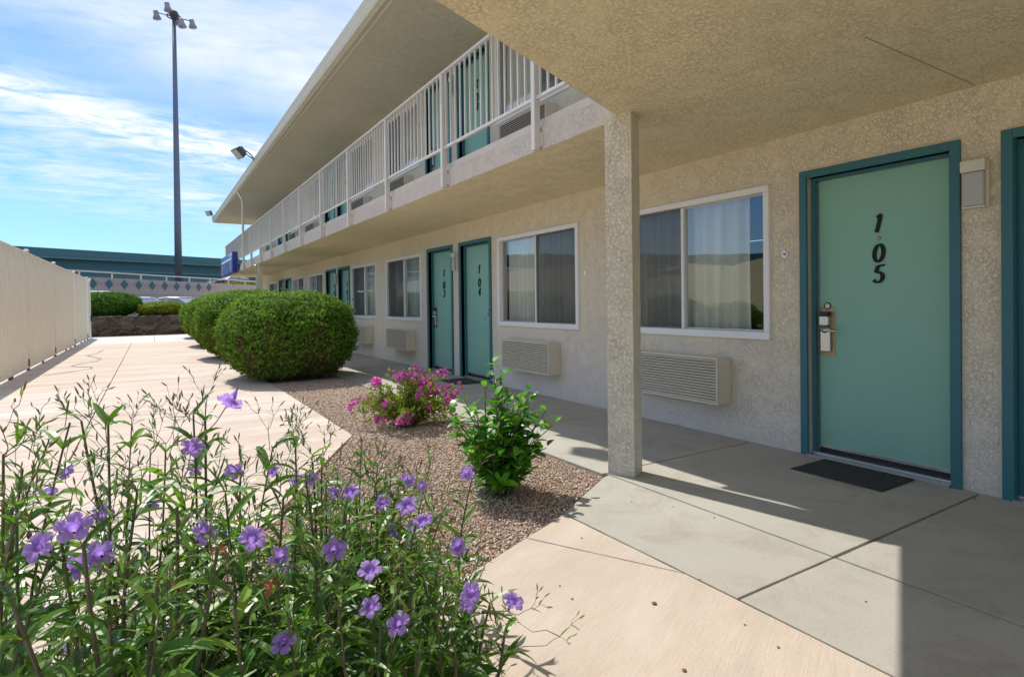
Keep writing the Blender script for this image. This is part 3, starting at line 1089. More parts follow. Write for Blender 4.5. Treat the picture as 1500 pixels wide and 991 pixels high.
GL = {
    '0': [arc(0.32, 0.5, 0.22, 0.42, 0, 360, 28)],
    '1': [[(0.40, 0.93), (0.36, 0.6), (0.27, 0.06)], [(0.22, 0.80), (0.30, 0.86), (0.41, 0.94)]],
    '2': [arc(0.32, 0.70, 0.20, 0.22, 160, -40, 12) + [(0.30, 0.30), (0.12, 0.08)], [(0.10, 0.07), (0.35, 0.09), (0.55, 0.08), (0.57, 0.18)]],
    '3': [arc(0.30, 0.73, 0.18, 0.19, 150, -70, 12), arc(0.30, 0.30, 0.21, 0.24, 80, -150, 14)],
    '4': [[(0.42, 0.95), (0.10, 0.32), (0.60, 0.32)], [(0.46, 0.93), (0.43, 0.5), (0.36, 0.06)]],
    '5': [[(0.56, 0.93), (0.24, 0.90)], [(0.24, 0.90), (0.16, 0.56)], arc(0.29, 0.33, 0.23, 0.25, 112, -150, 16)],
    '6': [[(0.52, 0.93), (0.30, 0.78), (0.16, 0.5)] + arc(0.32, 0.30, 0.20, 0.24, 180, 520, 22)],
}


def glyph(mb, ch, ox, y_right, z0, h, proud):
    """numeral on a wall that faces -x: right of the numeral is -y"""
    for si, st in enumerate(GL[ch]):
        t = proud + si * 0.0006
        closed = ch == '0'
        pts = [Vector((p[0] + 0.10 * (p[1] - 0.5), p[1])) for p in st]
        if not closed:
            # smooth
            fine = []
            for i in range(len(pts) - 1):
                for q in range(3):
                    fine.append(pts[i].lerp(pts[i + 1], q / 3))
            fine.append(pts[-1])
            pts = fine
        n = len(pts)
        Lf, Rt = [], []
        for i, p in enumerate(pts):
            if closed:
                tg = pts[(i + 1) % (n - 1)] - pts[(i - 1) % (n - 1)]
            else:
                tg = pts[min(i + 1, n - 1)] - pts[max(i - 1, 0)]
            tg.normalize()
            nm = Vector((-tg.y, tg.x))
            wdt = 0.045 + 0.055 * abs(tg.y) ** 1.5
            Lf.append(p + nm * wdt)
            Rt.append(p - nm * wdt)
        vs = []
        for q in (Lf, Rt):
            for p in q:
                vs.append((ox, y_right - p.x * h * 0.95, z0 + p.y * h))
        for q in (Lf, Rt):
            for p in q:
                vs.append((ox - t, y_right - p.x * h * 0.95, z0 + p.y * h))
        fs = []
        for i in range(n - 1):
            fs.append((2 * n + i, 2 * n + i + 1, 3 * n + i + 1, 3 * n + i))
            fs.append((i, i + 1, 2 * n + i + 1, 2 * n + i))
            fs.append((n + i, 3 * n + i, 3 * n + i + 1, n + i + 1))
        if not closed:
            fs.append((0, 2 * n, 3 * n, n))
            fs.append((n - 1, 2 * n - 1, 4 * n - 1, 3 * n - 1))
        mb.add(vs, fs)


def make_door(y0, z0, num, handle_far, detail=True, fz=None, label=None):
    """opening y0..y0+D_W; fz = level of the walking surface"""
    y1 = y0 + D_W
    fz = z0 if fz is None else fz
    top = z0 + D_H
    dr = node('door', (W, (y0 + y1) / 2, fz), motel, label)
    t = 0.055
    mb = MB()
    mb.box(W - 0.022, W + 0.09, y0, y0 + t, fz, top)
    mb.box(W - 0.022, W + 0.09, y1 - t, y1, fz, top)
    mb.box(W - 0.0215, W + 0.0895, y0 + t, y1 - t, top - t, top)
    # rebate
    mb.box(W + 0.045, W + 0.13, y0 + t, y0 + t + 0.028, fz, top - t)
    mb.box(W + 0.045, W + 0.13, y1 - t - 0.028, y1 - t, fz, top - t)
    mb.box(W + 0.0455, W + 0.13, y0 + t + 0.028, y1 - t - 0.028, top - t - 0.02, top - t)
    mb.build('frame', M['teal'], dr, bevel=0.003)
    lx = W + 0.082
    ly0, ly1 = y0 + t + 0.030, y1 - t - 0.040
    mb = MB()
    mb.box(lx, lx + 0.045, ly0, ly1, fz + 0.055, top - t - 0.024)
    mb.build('door_leaf', M['mint'], dr, bevel=0.002)
    mb = MB()
    mb.box(lx - 0.004, lx + 0.02, ly1 + 0.002, ly1 + 0.011, fz + 0.03, top - t - 0.03)
    mb.box(lx + 0.0, lx + 0.02, ly0, ly1, top - t - 0.023, top - t - 0.0205)
    mb.build('weather_strip', M['alu'], dr)
    mb = MB()
    mb.box(W - 0.045, W + 0.13, y0 + t, y1 - t, fz - 0.002, fz + 0.014)
    mb.box(W + 0.02, W + 0.13, y0 + t, y1 - t, fz + 0.015, fz + 0.028)
    mb.box(lx - 0.006, lx - 0.001, ly0, ly1, fz + 0.060, fz + 0.082)
    mb.build('threshold', M['alu'], dr, bevel=0.002)
    mb = MB()
    mb.box(lx - 0.005, lx + 0.03, ly0, ly1, fz + 0.030, fz + 0.0595)
    mb.build('door_sweep', M['black'], dr)
    if num:
        yc = (ly0 + ly1) / 2
        h = 0.138
        for i, ch in enumerate(num):
            mb = MB()
            zz = z0 + (1.62, 1.415, 1.272)[i]
            glyph(mb, ch, lx - 0.001, yc + 0.043 + (0.002 if ch == '1' else 0), zz, h, 0.007)
            mb.build('number', M['number'], dr)
        if detail:
            mb = MB()
            mb.lathe((lx, yc, z0 + 1.587), (-1, 0, 0), [(0, 0.013), (0.004, 0.013), (0.006, 0.009), (0.007, 0.001)], 14)
            mb.build('peephole', M['brass'], dr, smooth=True)
    if handle_far is not None:
        s = 1 if handle_far else -1
        hy = (ly1 - 0.055) if handle_far else (ly0 + 0.055)
        zc_ = z0 + 0.93
        lk = node('lock', (lx, hy, zc_), dr) if False else dr
        mb = MB()
        mb.box(lx - 0.004, lx - 0.0005, hy - 0.062, hy + 0.050, zc_ - 0.18, zc_ + 0.18)
        mb.build('lock_plate', M['brass'], dr, bevel=0.002)
        mb = MB()
        mb.box(lx - 0.050, lx - 0.0045, hy - 0.034, hy + 0.036, zc_ + 0.045, zc_ + 0.115)
        mb.box(lx - 0.032, lx - 0.0045, hy - 0.038, hy + 0.038, zc_ - 0.15, zc_ + 0.028)
        mb.lathe((lx - 0.004, hy, zc_ + 0.015), (-1, 0, 0), [(0, 0.03), (0.03, 0.028), (0.045, 0.014), (0.062, 0.013)], 16)
        mb.build('lock', M['chrome'], dr, bevel=0.008, segs=3)
        mb = MB()
        mb.box(lx - 0.048, lx - 0.0045, hy - 0.030, hy + 0.032, zc_ + 0.118, zc_ + 0.148)
        mb.build('card_slot', M['black'], dr, bevel=0.003)
        mb = MB()
        d_ = -s
        mb.tube([(lx - 0.062, hy + 0.02 * s, zc_ + 0.012), (lx - 0.066, hy + 0.03 * d_, zc_ + 0.012), (lx - 0.064, hy + 0.08 * d_, zc_ + 0.008), (lx - 0.058, hy + 0.125 * d_, zc_ + 0.004)],
                [0.010, 0.011, 0.009, 0.006], 10)
        mb.build('handle', M['chrome'], dr, smooth=True)
        if detail:
            mb = MB()
            mb.lathe((lx - 0.004, hy - 0.008, zc_ + 0.19), (-1, 0, 0), [(0, 0.026), (0.002, 0.026), (0.0025, 0.018)], 20)
            o = mb.build('sticker', M['black'], dr)
            mb = MB()
            mb.lathe((lx - 0.0075, hy - 0.008, zc_ + 0.19), (-1, 0, 0), [(0, 0.018), (0.001, 0.017)], 20)
            mb.obox((lx - 0.0092, hy - 0.008, zc_ + 0.19), (0.0004, 0, 0), (0, 0.012, -0.008), (0, 0.0016, 0.0026))
            mb.build('sticker', M['paper'], dr)
    return dr


def curtain(mb, x, y0, y1, z0, z1, amp=0.02, pitch=0.12, seed=0):
    n = int((y1 - y0) / 0.012)
    vs = []
    for i in range(n + 1):
        y = y0 + (y1 - y0) * i / n
        for j in range(5):
            t = j / 4
            ph = (y + 0.03 * mn.noise(Vector((y * 4, seed, t * 1.2)))) / pitch * 2 * PI
            w_ = amp * (math.sin(ph) + 0.35 * math.sin(2.3 * ph + seed)) * (1.15 - 0.3 * t)
            vs.append((x + w_, y + 0.004 * math.sin(ph * 2), z0 + (z1 - z0) * t))
    fs = [(i * 5 + j, (i + 1) * 5 + j, (i + 1) * 5 + j + 1, i * 5 + j + 1) for i in range(n) for j in range(4)]
    mb.add(vs, fs)


def make_window(y0, z0, z1, screen_near, seed=0, gap=0.0):
    y1 = y0 + WIN_W
    wn = node('window', (W, (y0 + y1) / 2, z0), motel)
    e = 0.052
    mb = MB()
    xo = W - 0.03
    mb.box(xo, W + 0.06, y0, y1, z0, z0 + e + 0.01)
    mb.box(xo, W + 0.06, y0, y1, z1 - e, z1)
    mb.box(xo + 0.001, W + 0.0595, y0, y0 + e, z0 + e + 0.0105, z1 - e - 0.0005)
    mb.box(xo + 0.001, W + 0.0595, y1 - e, y1, z0 + e + 0.0105, z1 - e - 0.0005)
    ym = (y0 + y1) / 2
    mb.box(W + 0.004, W + 0.055, ym - 0.014, ym + 0.014, z0 + e + 0.0105, z1 - e - 0.0005)
    mb.build('frame', M['white'], wn, bevel=0.005)
    mb = MB()
    # sliding sash rails
    i0, i1 = z0 + e + 0.0105, z1 - e - 0.0005
    for (a, b_, x) in ((y0 + e + 0.001, ym - 0.0145, W + 0.012 if screen_near else W + 0.03), (ym + 0.0145, y1 - e - 0.001, W + 0.03 if screen_near else W + 0.012)):
        s = 0.014
        mb.box(x, x + 0.018, a, b_, i0, i0 + s)
        mb.box(x, x + 0.018, a, b_, i1 - s, i1)
        mb.box(x, x + 0.018, a, a + s, i0 + s, i1 - s)
        mb.box(x, x + 0.018, b_ - s, b_, i0 + s, i1 - s)
    mb.build('sash', M['alu'], wn, bevel=0.002)
    for (a, b_) in ((y0 + e, ym - 0.014), (ym + 0.014, y1 - e)):
        mb = MB()
        mb.add([(W + 0.0385, a, i0), (W + 0.0385, b_, i0), (W + 0.0385, b_, i1), (W + 0.0385, a, i1)], [(0, 3, 2, 1)])
        mb.build('pane', M['glass'], wn)
    a, b_ = (y0 + e, ym - 0.014) if screen_near else (ym + 0.014, y1 - e)
    mb = MB()
    mb.add([(W + 0.0105, a, i0), (W + 0.0105, b_, i0), (W + 0.0105, b_, i1), (W + 0.0105, a, i1)], [(0, 3, 2, 1)])
    mb.build('insect_screen', M['screen'], wn)
    mb = MB()
    curtain(mb, W + 0.155, y0 + gap, y1 + 0.0, z0 - 0.04, z1 + 0.04, 0.036, 0.15, seed)
    mb.build('curtain', M['curtain'], wn, smooth=True)
    return wn


handle = {(-1, 'n'): False, (-1, 'f'): True, (0, 'n'): False, (0, 'f'): True, (1, 'n'): False, (1, 'f'): True, (2, 'n'): False, (2, 'f'): True}
nums = {(-1, 'n'): '106', (-1, 'f'): '105', (0, 'n'): '104', (0, 'f'): '103', (1, 'n'): '102', (1, 'f'): '101'}
for y, k, s in doors:
    nm = nums.get((k, s))
    make_door(y, 0.0, nm, handle[(k, s)], k <= 0, 0.0, ('door numbered ' + nm) if nm else 'plain mint door far along the wall')
    nu = ('2' + nm[1:]) if nm else None
    make_door(y, UP, nu, handle[(k, s)], False, FL2, ('upper door numbered ' + nu) if nu else 'plain upper door')
for i, (y, k, s) in enumerate(wins):
    dark_near = (s == 'n') if k != -1 else (s == 'n')
    if (k, s) == (1, 'n'):
        dark_near = False
    if (k, s) == (1, 'f'):
        dark_near = True
    make_window(y, WIN_Z0, WIN_Z1, dark_near, i * 1.7, 0.27 if (k, s) == (-1, 'f') else 0.0)
    make_window(y, WIN_Z0 + UP, WIN_Z1 + UP, dark_near, i * 2.3 + 5)

# ---- air conditioners
def make_ac(label, y0, z0, width=1.09, h=0.392):
    r = thing('air_conditioner', (W, y0 + width / 2, z0), label, 'air conditioner', 'air conditioners under the room windows')
    d0 = 0.185
    x0 = W - d0
    mb = MB()
    mb.box(x0 + 0.022, W - 0.001, y0, y0 + width, z0, z0 + h)
    mb.build('housing', M['beige'], r, bevel=0.006)
    mb = MB()
    mb.cur = 0
    n = 15
    b = 0.014
    mb.box(x0, x0 + 0.021, y0, y0 + b, z0, z0 + h)
    mb.box(x0, x0 + 0.021, y0 + width - b, y0 + width, z0, z0 + h)
    mb.box(x0 + 0.001, x0 + 0.021, y0 + b, y0 + width - b, z0, z0 + b)
    mb.box(x0 + 0.001, x0 + 0.021, y0 + b, y0 + width - b, z0 + h - b, z0 + h)
    for i in range(n):
        zc_ = z0 + b + (h - 2 * b) * (i + 0.5) / n
        mb.obox((x0 + 0.010, y0 + width / 2, zc_), (0.009, 0, 0.0062), (0, width / 2 - b, 0), (-0.0015, 0, 0.0025))
    mb.cur = 1
    mb.add([(x0 + 0.0205, y0 + b, z0 + b), (x0 + 0.0205, y0 + width - b, z0 + b), (x0 + 0.0205, y0 + width - b, z0 + h - b), (x0 + 0.0205, y0 + b, z0 + h - b)], [(0, 3, 2, 1)])
    mb.build('grille', [M['beige'], M['beige_dark']], r)
    return r


AC = [(3.22, 0.295, 'beige louvred air conditioner partly hidden by the stucco column'),
      (5.65, 0.295, 'beige louvred air conditioner under the window beside door 104'),
      (10.18, 0.295, 'beige louvred air conditioner under the window beside door 103'),
      (12.58, 0.295, 'beige louvred air conditioner just right of the big clipped bush'),
      (5.65, 3.165, 'grey upper floor air conditioner nearest the canopy, behind the railing'),
      (10.18, 3.165, 'upper floor air conditioner just left of door 203'),
      (12.6, 3.165, 'upper floor air conditioner below the window right of door 202'),
      (17.2, 3.165, 'upper floor air conditioner below the window left of door 201'),
      (19.7, 3.165, 'upper floor air conditioner second from the far end of the balcony'),
      (24.25, 3.165, 'upper floor air conditioner at the far end of the balcony')]
for y, z, lab in AC:
    make_ac(lab, y, z)


def make_lamp(y, z0, label):
    r = thing('wall_lamp', (W, y, z0), label, 'wall lamp', 'lamps between the door pairs')
    hw = 0.058
    mb = MB()
    mb.box(W - 0.03, W - 0.001, y - hw - 0.008, y + hw + 0.008, z0, z0 + 0.27)
    mb.box(W - 0.062, W - 0.0305, y - hw, y + hw, z0 + 0.0, z0 + 0.012)
    mb.build('back_plate', M['beige'], r, bevel=0.003)
    mb = MB()
    mb.box(W - 0.072, W - 0.0305, y - hw - 0.004, y + hw + 0.004, z0 + 0.215, z0 + 0.283)
    mb.build('hood', M['gutter'], r, bevel=0.004)
    mb = MB()
    mb.box(W - 0.062, W - 0.0305, y - hw + 0.006, y + hw - 0.006, z0 + 0.0125, z0 + 0.2145)
    mb.build('lamp_glass', M['lampglass'], r, bevel=0.012, segs=3)
    return r


make_lamp(1.480, 1.70, 'beige wall lamp with ribbed glass between doors 105 and 106')
make_lamp(8.445, 1.70, 'beige wall lamp between doors 103 and 104')
make_lamp(15.48, 1.70, 'small beige wall lamp between doors 101 and 102')
make_lamp(8.445, 1.70 + UP, 'upper floor wall lamp between doors 203 and 204')

mb = MB()
mb.lathe((W - 0.001, 2.718, 1.525), (-1, 0, 0), [(0, 0.030), (0.008, 0.030), (0.012, 0.026), (0.0125, 0.001)], 24)
pl = thing('wall_plaque', (W, 2.718, 1.525), 'small round white plaque left of door 105', 'plaque')
mb.build('disc', M['white'], pl)
mb = MB()
for i, ch in enumerate('105'):
    glyph(mb, ch, W - 0.0138, 2.718 + 0.013 - i * 0.010, 1.516, 0.017, 0.0008)
mb.build('number', M['number'], pl)
mb = MB()
mb.lathe((W - 0.001, 5.16, 1.50), (-1, 0, 0), [(0, 0.026), (0.010, 0.026), (0.0125, 0.001)], 20)
tag(mb.build('wall_plaque', M['white']), 'small round white plaque between door 104 and its window side', 'plaque')
bpy.data.objects['wall_plaque.001']['label'] = 'small round white plaque beside the window of room 104'


def make_mat(x0, x1, y0, y1, label):
    mb = MB()
    n = 40
    vs, fs = [], []
    for i in range(n + 1):
        for j in range(n + 1):
            x, y = x0 + (x1 - x0) * i / n, y0 + (y1 - y0) * j / n
            e = min(i, j, n - i, n - j)
            z = 0.004 + (0.008 if e > 0 else 0) + 0.002 * mn.noise(Vector((x * 8, y * 8, 0)))
            jx = 0.004 * mn.noise(Vector((y * 14, 3, 0))) if i in (0, n) else 0
            vs.append((x + jx, y, z))
    fs = [(i * (n + 1) + j, (i + 1) * (n + 1) + j, (i + 1) * (n + 1) + j + 1, i * (n + 1) + j + 1) for i in range(n) for j in range(n)]
    mb.add(vs, fs)
    tag(mb.build('doormat', M['mat']), label, 'doormat', 'doormats before the room doors')


make_mat(3.74, 4.15, 1.80, 2.40, 'charcoal doormat on the walkway before door 105')
make_mat(3.72, 4.13, 7.45, 8.1, 'charcoal doormat before door 104 behind the pink flowers')

# ---- balcony railing
rail = node('railing', (2.72, 15, FL2), motel)
XP = 2.715
RB, RT = 2.845, 3.635
mb = MB()
mb.box(XP - 0.022, XP + 0.022, 3.06, 27.2, RT, RT + 0.03)
mb.build('top_rail', M['rail'], rail, bevel=0.005)
mb = MB()
mb.box(XP - 0.014, XP + 0.014, 3.06, 27.2, RB - 0.014, RB + 0.014)
mb.build('bottom_rail', M['rail'], rail, bevel=0.003)
mb = MB()
y = 3.12
while y < 27.15:
    mb.box(XP - 0.008, XP + 0.008, y - 0.008, y + 0.008, RB + 0.014, RT)
    y += 0.11
mb.build('balusters', M['rail'], rail)
for i in range(14):
    y = 3.96 + 1.762 * i
    if y > 27.3:
        break
    mb = MB()
    mb.box(XP - 0.031, XP + 0.026, y - 0.026, y + 0.026, H1 - 0.01, RT - 0.001)
    mb.box(XP + 0.026, XB - 0.013, y - 0.045, y + 0.045, H1 + 0.02, H1 + 0.14)
    mb.build('post', M['rail'], rail, bevel=0.003)

# ---- floodlights on the eave
def floodlight(mount, head, aim, label, s=1.0):
    mount, head, aim = Vector(mount), Vector(head), Vector(aim).normalized()
    r = thing('floodlight', mount, label, 'floodlight', 'floodlights on the roof edge')
    up = Vector((0, 0, 1))
    side = aim.cross(up).normalized()
    u = side.cross(aim).normalized()
    mb = MB()
    h = head
    back, front = h - aim * 0.10 * s, h + aim * 0.10 * s
    vs = []
    for c, a, b_ in ((back, 0.09 * s, 0.07 * s), (h, 0.16 * s, 0.125 * s), (front, 0.17 * s, 0.135 * s)):
        for i, j in ((-1, -1), (1, -1), (1, 1), (-1, 1)):
            vs.append(c + side * a * i + u * b_ * j)
    fs = [(3, 2, 1, 0)] + [(q * 4 + i, q * 4 + (i + 1) % 4, q * 4 + 4 + (i + 1) % 4, q * 4 + 4 + i) for q in range(2) for i in range(4)]
    fs.append((8, 9, 10, 11))
    mb.add(vs, fs)
    mb.build('housing', M['bronze'], r, bevel=0.01 * s)
    mb = MB()
    mb.obox(front + aim * 0.006, side * 0.15 * s, u * 0.115 * s, aim * 0.004)
    mb.build('lamp_glass', M['lampglass'], r)
    mb = MB()
    dd = (back - mount)
    for sgn in (-1, 1):
        mb.tube([mount, mount + dd * 0.35 + side * 0.07 * s * sgn, mount + dd * 0.8 + side * 0.07 * s * sgn, back + aim * 0.03], 0.014 * s, 6)
    mb.lathe(mount - dd * 0.15, dd, [(0, 0.035 * s), (0.06 * s, 0.035 * s), (0.08 * s, 0.015)], 10)
    mb.build('bracket', M['bronze'], r)


floodlight((2.46, 17.2, 5.17), (2.10, 17.1, 5.30), (-0.75, -0.2, -0.75), 'big dark floodlight sticking out from the roof edge', 1.1)
floodlight((2.46, 29.4, 5.17), (2.30, 29.2, 5.33), (-0.7, -0.5, -0.4), 'small dark floodlight at the far end of the roof edge', 0.85)
floodlight((2.46, 6.9, 5.17), (2.20, 6.95, 5.34), (-0.75, -0.2, -0.75), 'dark floodlight on the roof edge above the canopy end', 1.0)

# ---- blue sign box on the balcony
sg = thing('sign_box', (2.58, 25, 2.4), 'blue box sign with faded red marks hung on the far balcony', 'sign')
mb = MB()
mb.box(2.515, 2.675, 23.0, 27.0, 2.37, 3.12)
mb.build('box', M['signblue'], sg, bevel=0.01)
mb = MB()
mb.box(2.505, 2.5145, 23.03, 26.97, 2.40, 3.09)
mb.build('sign_face', M['signface'], sg)
for yc, zc_, rr in ((23.6, 2.62, 0.17), (26.3, 2.60, 0.15)):
    mb = MB()
    mb.lathe((2.5045, yc, zc_), (-1, 0, 0), [(0, rr), (0.004, rr)], 20)
    mb.build('red_mark', M['faded_red'], sg)
mb = MB()
mb.box(2.504, 2.5055, 23.3, 26.6, 2.86, 2.93)
mb.build('white_bar', M['white'], sg)

# ------------------------------------------------------------------ fence
fence = thing('metal_fence', (-1.97, 17, 0), 'long cream metal slat fence on rusty posts along the path', 'fence')
FX = -1.97
sections = [(10.52, 14.16), (14.16, 17.8), (17.8, 22.1), (22.1, 26.3)]
for (a, b_) in sections:
    mb = MB()
    y = a + 0.05
    i = 0
    while y < b_ - 0.10:
        dx = 0.0 if i % 2 else 0.008
        mb.box(FX - 0.010 - dx, FX - dx, y, y + 0.0845, 0.09, 2.20)
        y += 0.087
        i += 1
    mb.build('slat_panel', M['fence'], fence)
    mb = MB()
    mb.box(FX - 0.035, FX + 0.012, a + 0.03, b_ - 0.03, 2.2005, 2.235)
    mb.box(FX - 0.035, FX + 0.014, a + 0.03, b_ - 0.03, 0.055, 0.0895)
    mb.build('rail', M['fence'], fence, bevel=0.004)
for i, y in enumerate([10.52, 14.16, 17.8, 22.1, 26.3, 27.6]):
    mb = MB()
    mb.cur = 0
    mb.box(FX - 0.04, FX + 0.012, y - 0.018, y + 0.018, 0.22 if i != 5 else 0, 2.25)
    mb.lathe((FX - 0.01, y, 2.25), (0, 0, 1), [(0, 0.045), (0.02, 0.045), (0.04, 0.03), (0.045, 0.002)], 10)
    mb.cur = 1
    if i != 5:
        mb.box(FX - 0.039, FX + 0.011, y - 0.017, y + 0.017, -0.03, 0.22)
    mb.build('post', [M['fence'], M['rust']], fence, bevel=0.003)
mb = MB()
for y in (12.45, 12.62, 15.9, 19.9, 21.0, 24.0, 25.2):
    mb.box(FX - 0.03, FX + 0.006, y - 0.018, y + 0.018, -0.02, 0.055)
mb.build('foot', M['rust'], fence)
gate = thing('gate', (-1.97, 27.2, 0), 'narrow cream gate post assembly with a red tag at the fence end', 'gate')
mb = MB()
mb.box(FX - 0.05, FX + 0.02, 26.42, 27.5, 0.10, 2.22)
mb.build('leaf', M['fence'], gate, bevel=0.01)
mb = MB()
mb.box(FX + 0.021, FX + 0.028, 27.1, 27.35, 1.95, 2.12)
mb.build('tag', M['red'], gate)
mb = MB()
mb.box(FX + 0.021, FX + 0.07, 27.2, 27.32, 0.65, 0.86)
mb.build('latch', M['black'], gate)

# ------------------------------------------------------------------ stone wall with planter
def stone_wall():
    n, m_ = 150, 30
    x0, x1, z0, z1 = -2.6, 2.35, -0.05, 0.80
    vs, fs = [], []
    for i in range(n + 1):
        for j in range(m_ + 1):
            x, z = x0 + (x1 - x0) * i / n, z0 + (z1 - z0) * j / m_
            dv, pp = mn.voronoi(Vector((x * 2.9, 28.5, z * 4.9)))
            e = min(0.3, dv[1] - dv[0])
            vs.append((x, 28.5 - 0.10 * e * 2 - 0.03 * mn.noise(Vector((x * 5, 0, z * 5))) + 0.02 * abs(x) * 0, z + (0.04 * mn.noise(Vector((x * 2.3, 5, 1))) if j == m_ else 0)))
    fs = [(i * (m_ + 1) + j, (i + 1) * (m_ + 1) + j, (i + 1) * (m_ + 1) + j + 1, i * (m_ + 1) + j + 1) for i in range(n) for j in range(m_)]
    k = len(vs)
    for i in range(n + 1):
        x = x0 + (x1 - x0) * i / n
        vs.append((x, 28.95, 0.80))
    for i in range(n):
        fs.append((i * (m_ + 1) + m_, (i + 1) * (m_ + 1) + m_, k + i + 1, k + i))
    mb = MB()
    mb.add(vs, fs)
    o = mb.build('stone_wall', M['rock'], smooth=True)
    tag(o, 'low dark lava stone retaining wall at the end of the path', 'stone wall')


stone_wall()
mb = MB()
mb.prism([(-2.6, 28.75), (2.35, 28.75), (2.35, 31.2), (-2.6, 31.2)], -0.12, 0.77)
struct(mb.build('soil', M['skin_soil'], bevel=0.03))


# ------------------------------------------------------------------ clipped shrubs
def shrub(name, c, r, h, n, leaf, lm, label, group, pw=2.7, flat=0.0, seed=0, z0=0.0, rough=0.085, cat='bush', und=0.0):
    """rounded block of foliage: leaf-sized faces over a dark inside"""
    root = thing(name, (c[0], c[1], z0), label, cat, group)
    u = rng.normal(size=(n * 2, 3))
    u /= np.linalg.norm(u, axis=1, keepdims=True)
    u = u[u[:, 2] > -0.82][:n]
    rx, ry = (r, r) if not isinstance(r, tuple) else r
    cz = h * 0.52
    # superellipsoid radius
    k = (np.abs(u[:, 0]) ** pw + np.abs(u[:, 1]) ** pw + np.abs(u[:, 2]) ** pw) ** (-1 / pw)
    base = u * k[:, None]
    lump = np.array([mn.noise(Vector((b[0] * 2.4 + seed, b[1] * 2.4, b[2] * 2.4))) * 1.0 + mn.noise(Vector((b[0] * 7 + seed, b[1] * 7, b[2] * 7))) * 0.6
                     + mn.noise(Vector((b[0] * 19 + seed, b[1] * 19, b[2] * 19))) * 0.9 for b in base])
    dep = rng.random(len(base)) ** 1.6 * 0.12
    sc = 1 + lump * rough - dep + und * 0
    zz = base[:, 2]
    taper = np.where(zz < 0, 1 - 0.13 * np.abs(zz) ** 1.5, 1.0)
    Pn = np.stack([base[:, 0] * rx * sc * taper, base[:, 1] * ry * sc * taper, np.where(zz > 0, zz * (h - cz), zz * cz) * sc + cz], 1)
    wild = rng.random(len(Pn)) < 0.03
    Pn[wild] *= 1 + 0.07 * rng.random((wild.sum(), 1)) ** 2
    Pn[:, 2] = np.maximum(Pn[:, 2], 0.015)
    Pn += np.array([c[0], c[1], z0])
    nr = u + rng.normal(size=u.shape) * 0.55
    nr[:, 2] += 0.35
    Fm = frames(nr)
    # tilt leaves to point outward a little
    S = leaf * rng.uniform(0.7, 1.35, len(Pn))
    v, f = scatter(LEAF_V, LEAF_F, Pn, Fm, S)
    np_mesh('foliage', v, f, lm, root)
    # added dark solid core, keeps the foliage from being see-through
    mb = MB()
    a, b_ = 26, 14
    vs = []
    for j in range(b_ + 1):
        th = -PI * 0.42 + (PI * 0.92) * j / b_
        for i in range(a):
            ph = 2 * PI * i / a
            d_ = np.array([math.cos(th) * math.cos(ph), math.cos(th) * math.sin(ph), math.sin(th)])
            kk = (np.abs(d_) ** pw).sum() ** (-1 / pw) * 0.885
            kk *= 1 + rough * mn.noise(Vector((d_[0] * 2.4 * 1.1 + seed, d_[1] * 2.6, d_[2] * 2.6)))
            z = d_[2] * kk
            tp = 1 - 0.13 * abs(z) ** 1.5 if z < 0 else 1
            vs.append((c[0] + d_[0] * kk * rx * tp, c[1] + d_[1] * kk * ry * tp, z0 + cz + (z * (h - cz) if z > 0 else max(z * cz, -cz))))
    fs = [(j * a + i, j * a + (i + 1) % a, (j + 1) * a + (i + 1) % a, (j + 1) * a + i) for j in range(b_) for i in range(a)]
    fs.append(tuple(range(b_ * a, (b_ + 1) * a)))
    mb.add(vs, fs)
    mb.build('dark_core', M['core'], root, smooth=True)
    return root


HG = 'clipped round bushes along the path'
shrub('clipped_bush', (1.92, 10.05), (1.00, 1.10), 1.37, 85000, 0.036, M['hedge'], 'largest clipped green bush, nearest of the row beside the path', HG, seed=1)
shrub('clipped_bush', (1.88, 14.6), (1.06, 1.2), 1.50, 60000, 0.038, M['hedge'], 'clipped bush directly behind the nearest one in the row', HG, seed=9)
shrub('clipped_bush', (1.92, 19.4), (1.05, 1.3), 1.52, 36000, 0.048, M['hedge'], 'third clipped bush of the row, showing as a narrow edge', HG, seed=17)
shrub('clipped_bush', (1.95, 24.6), (1.02, 1.3), 1.45, 26000, 0.055, M['hedge'], 'farthest clipped bush of the row by the stone wall', HG, seed=23)
BG = 'bushes behind the stone wall'
shrub('bush', (-1.65, 30.1), (1.32, 1.0), 1.08, 22000, 0.075, M['juniper'], 'dark green domed bush on the stone wall beside the fence', BG, pw=2.2, seed=31, z0=0.74, rough=0.08)
shrub('bush', (0.42, 29.9), (0.98, 0.8), 0.64, 12000, 0.075, M['yellowleaf'], 'low yellowish green bush on the stone wall before the parked cars', BG, pw=2.1, seed=37, z0=0.74, rough=0.12)
shrub('flowering_bush', (3.0, 29.6), (0.42, 0.4), 1.25, 2600, 0.09, M['yellowleaf'], 'tall thin yellow flowering shrub behind the far clipped bushes', None, pw=1.6, seed=41, z0=0.5, rough=0.3)


SG = 'bushes on the open side of the path'
for q, (x, y, r_, h_, m_, lab) in enumerate(((-8.6, 13.2, 1.1, 1.1, 'hedge', 'green bush on the dry slope mirrored in the wide window beside door 105'),
                                             (-9.4, 16.6, 1.3, 1.4, 'juniper', 'larger dark bush on the dry slope across the path'),
                                             (-8.2, 10.4, 0.9, 0.8, 'yellowleaf', 'low yellowish bush on the dry slope across the path'))):
    shrub('bush', (x, y), (r_, r_), h_, 5000, 0.09, M[m_], lab, SG, pw=2.2, seed=60 + q * 5, z0=-0.05, rough=0.15)

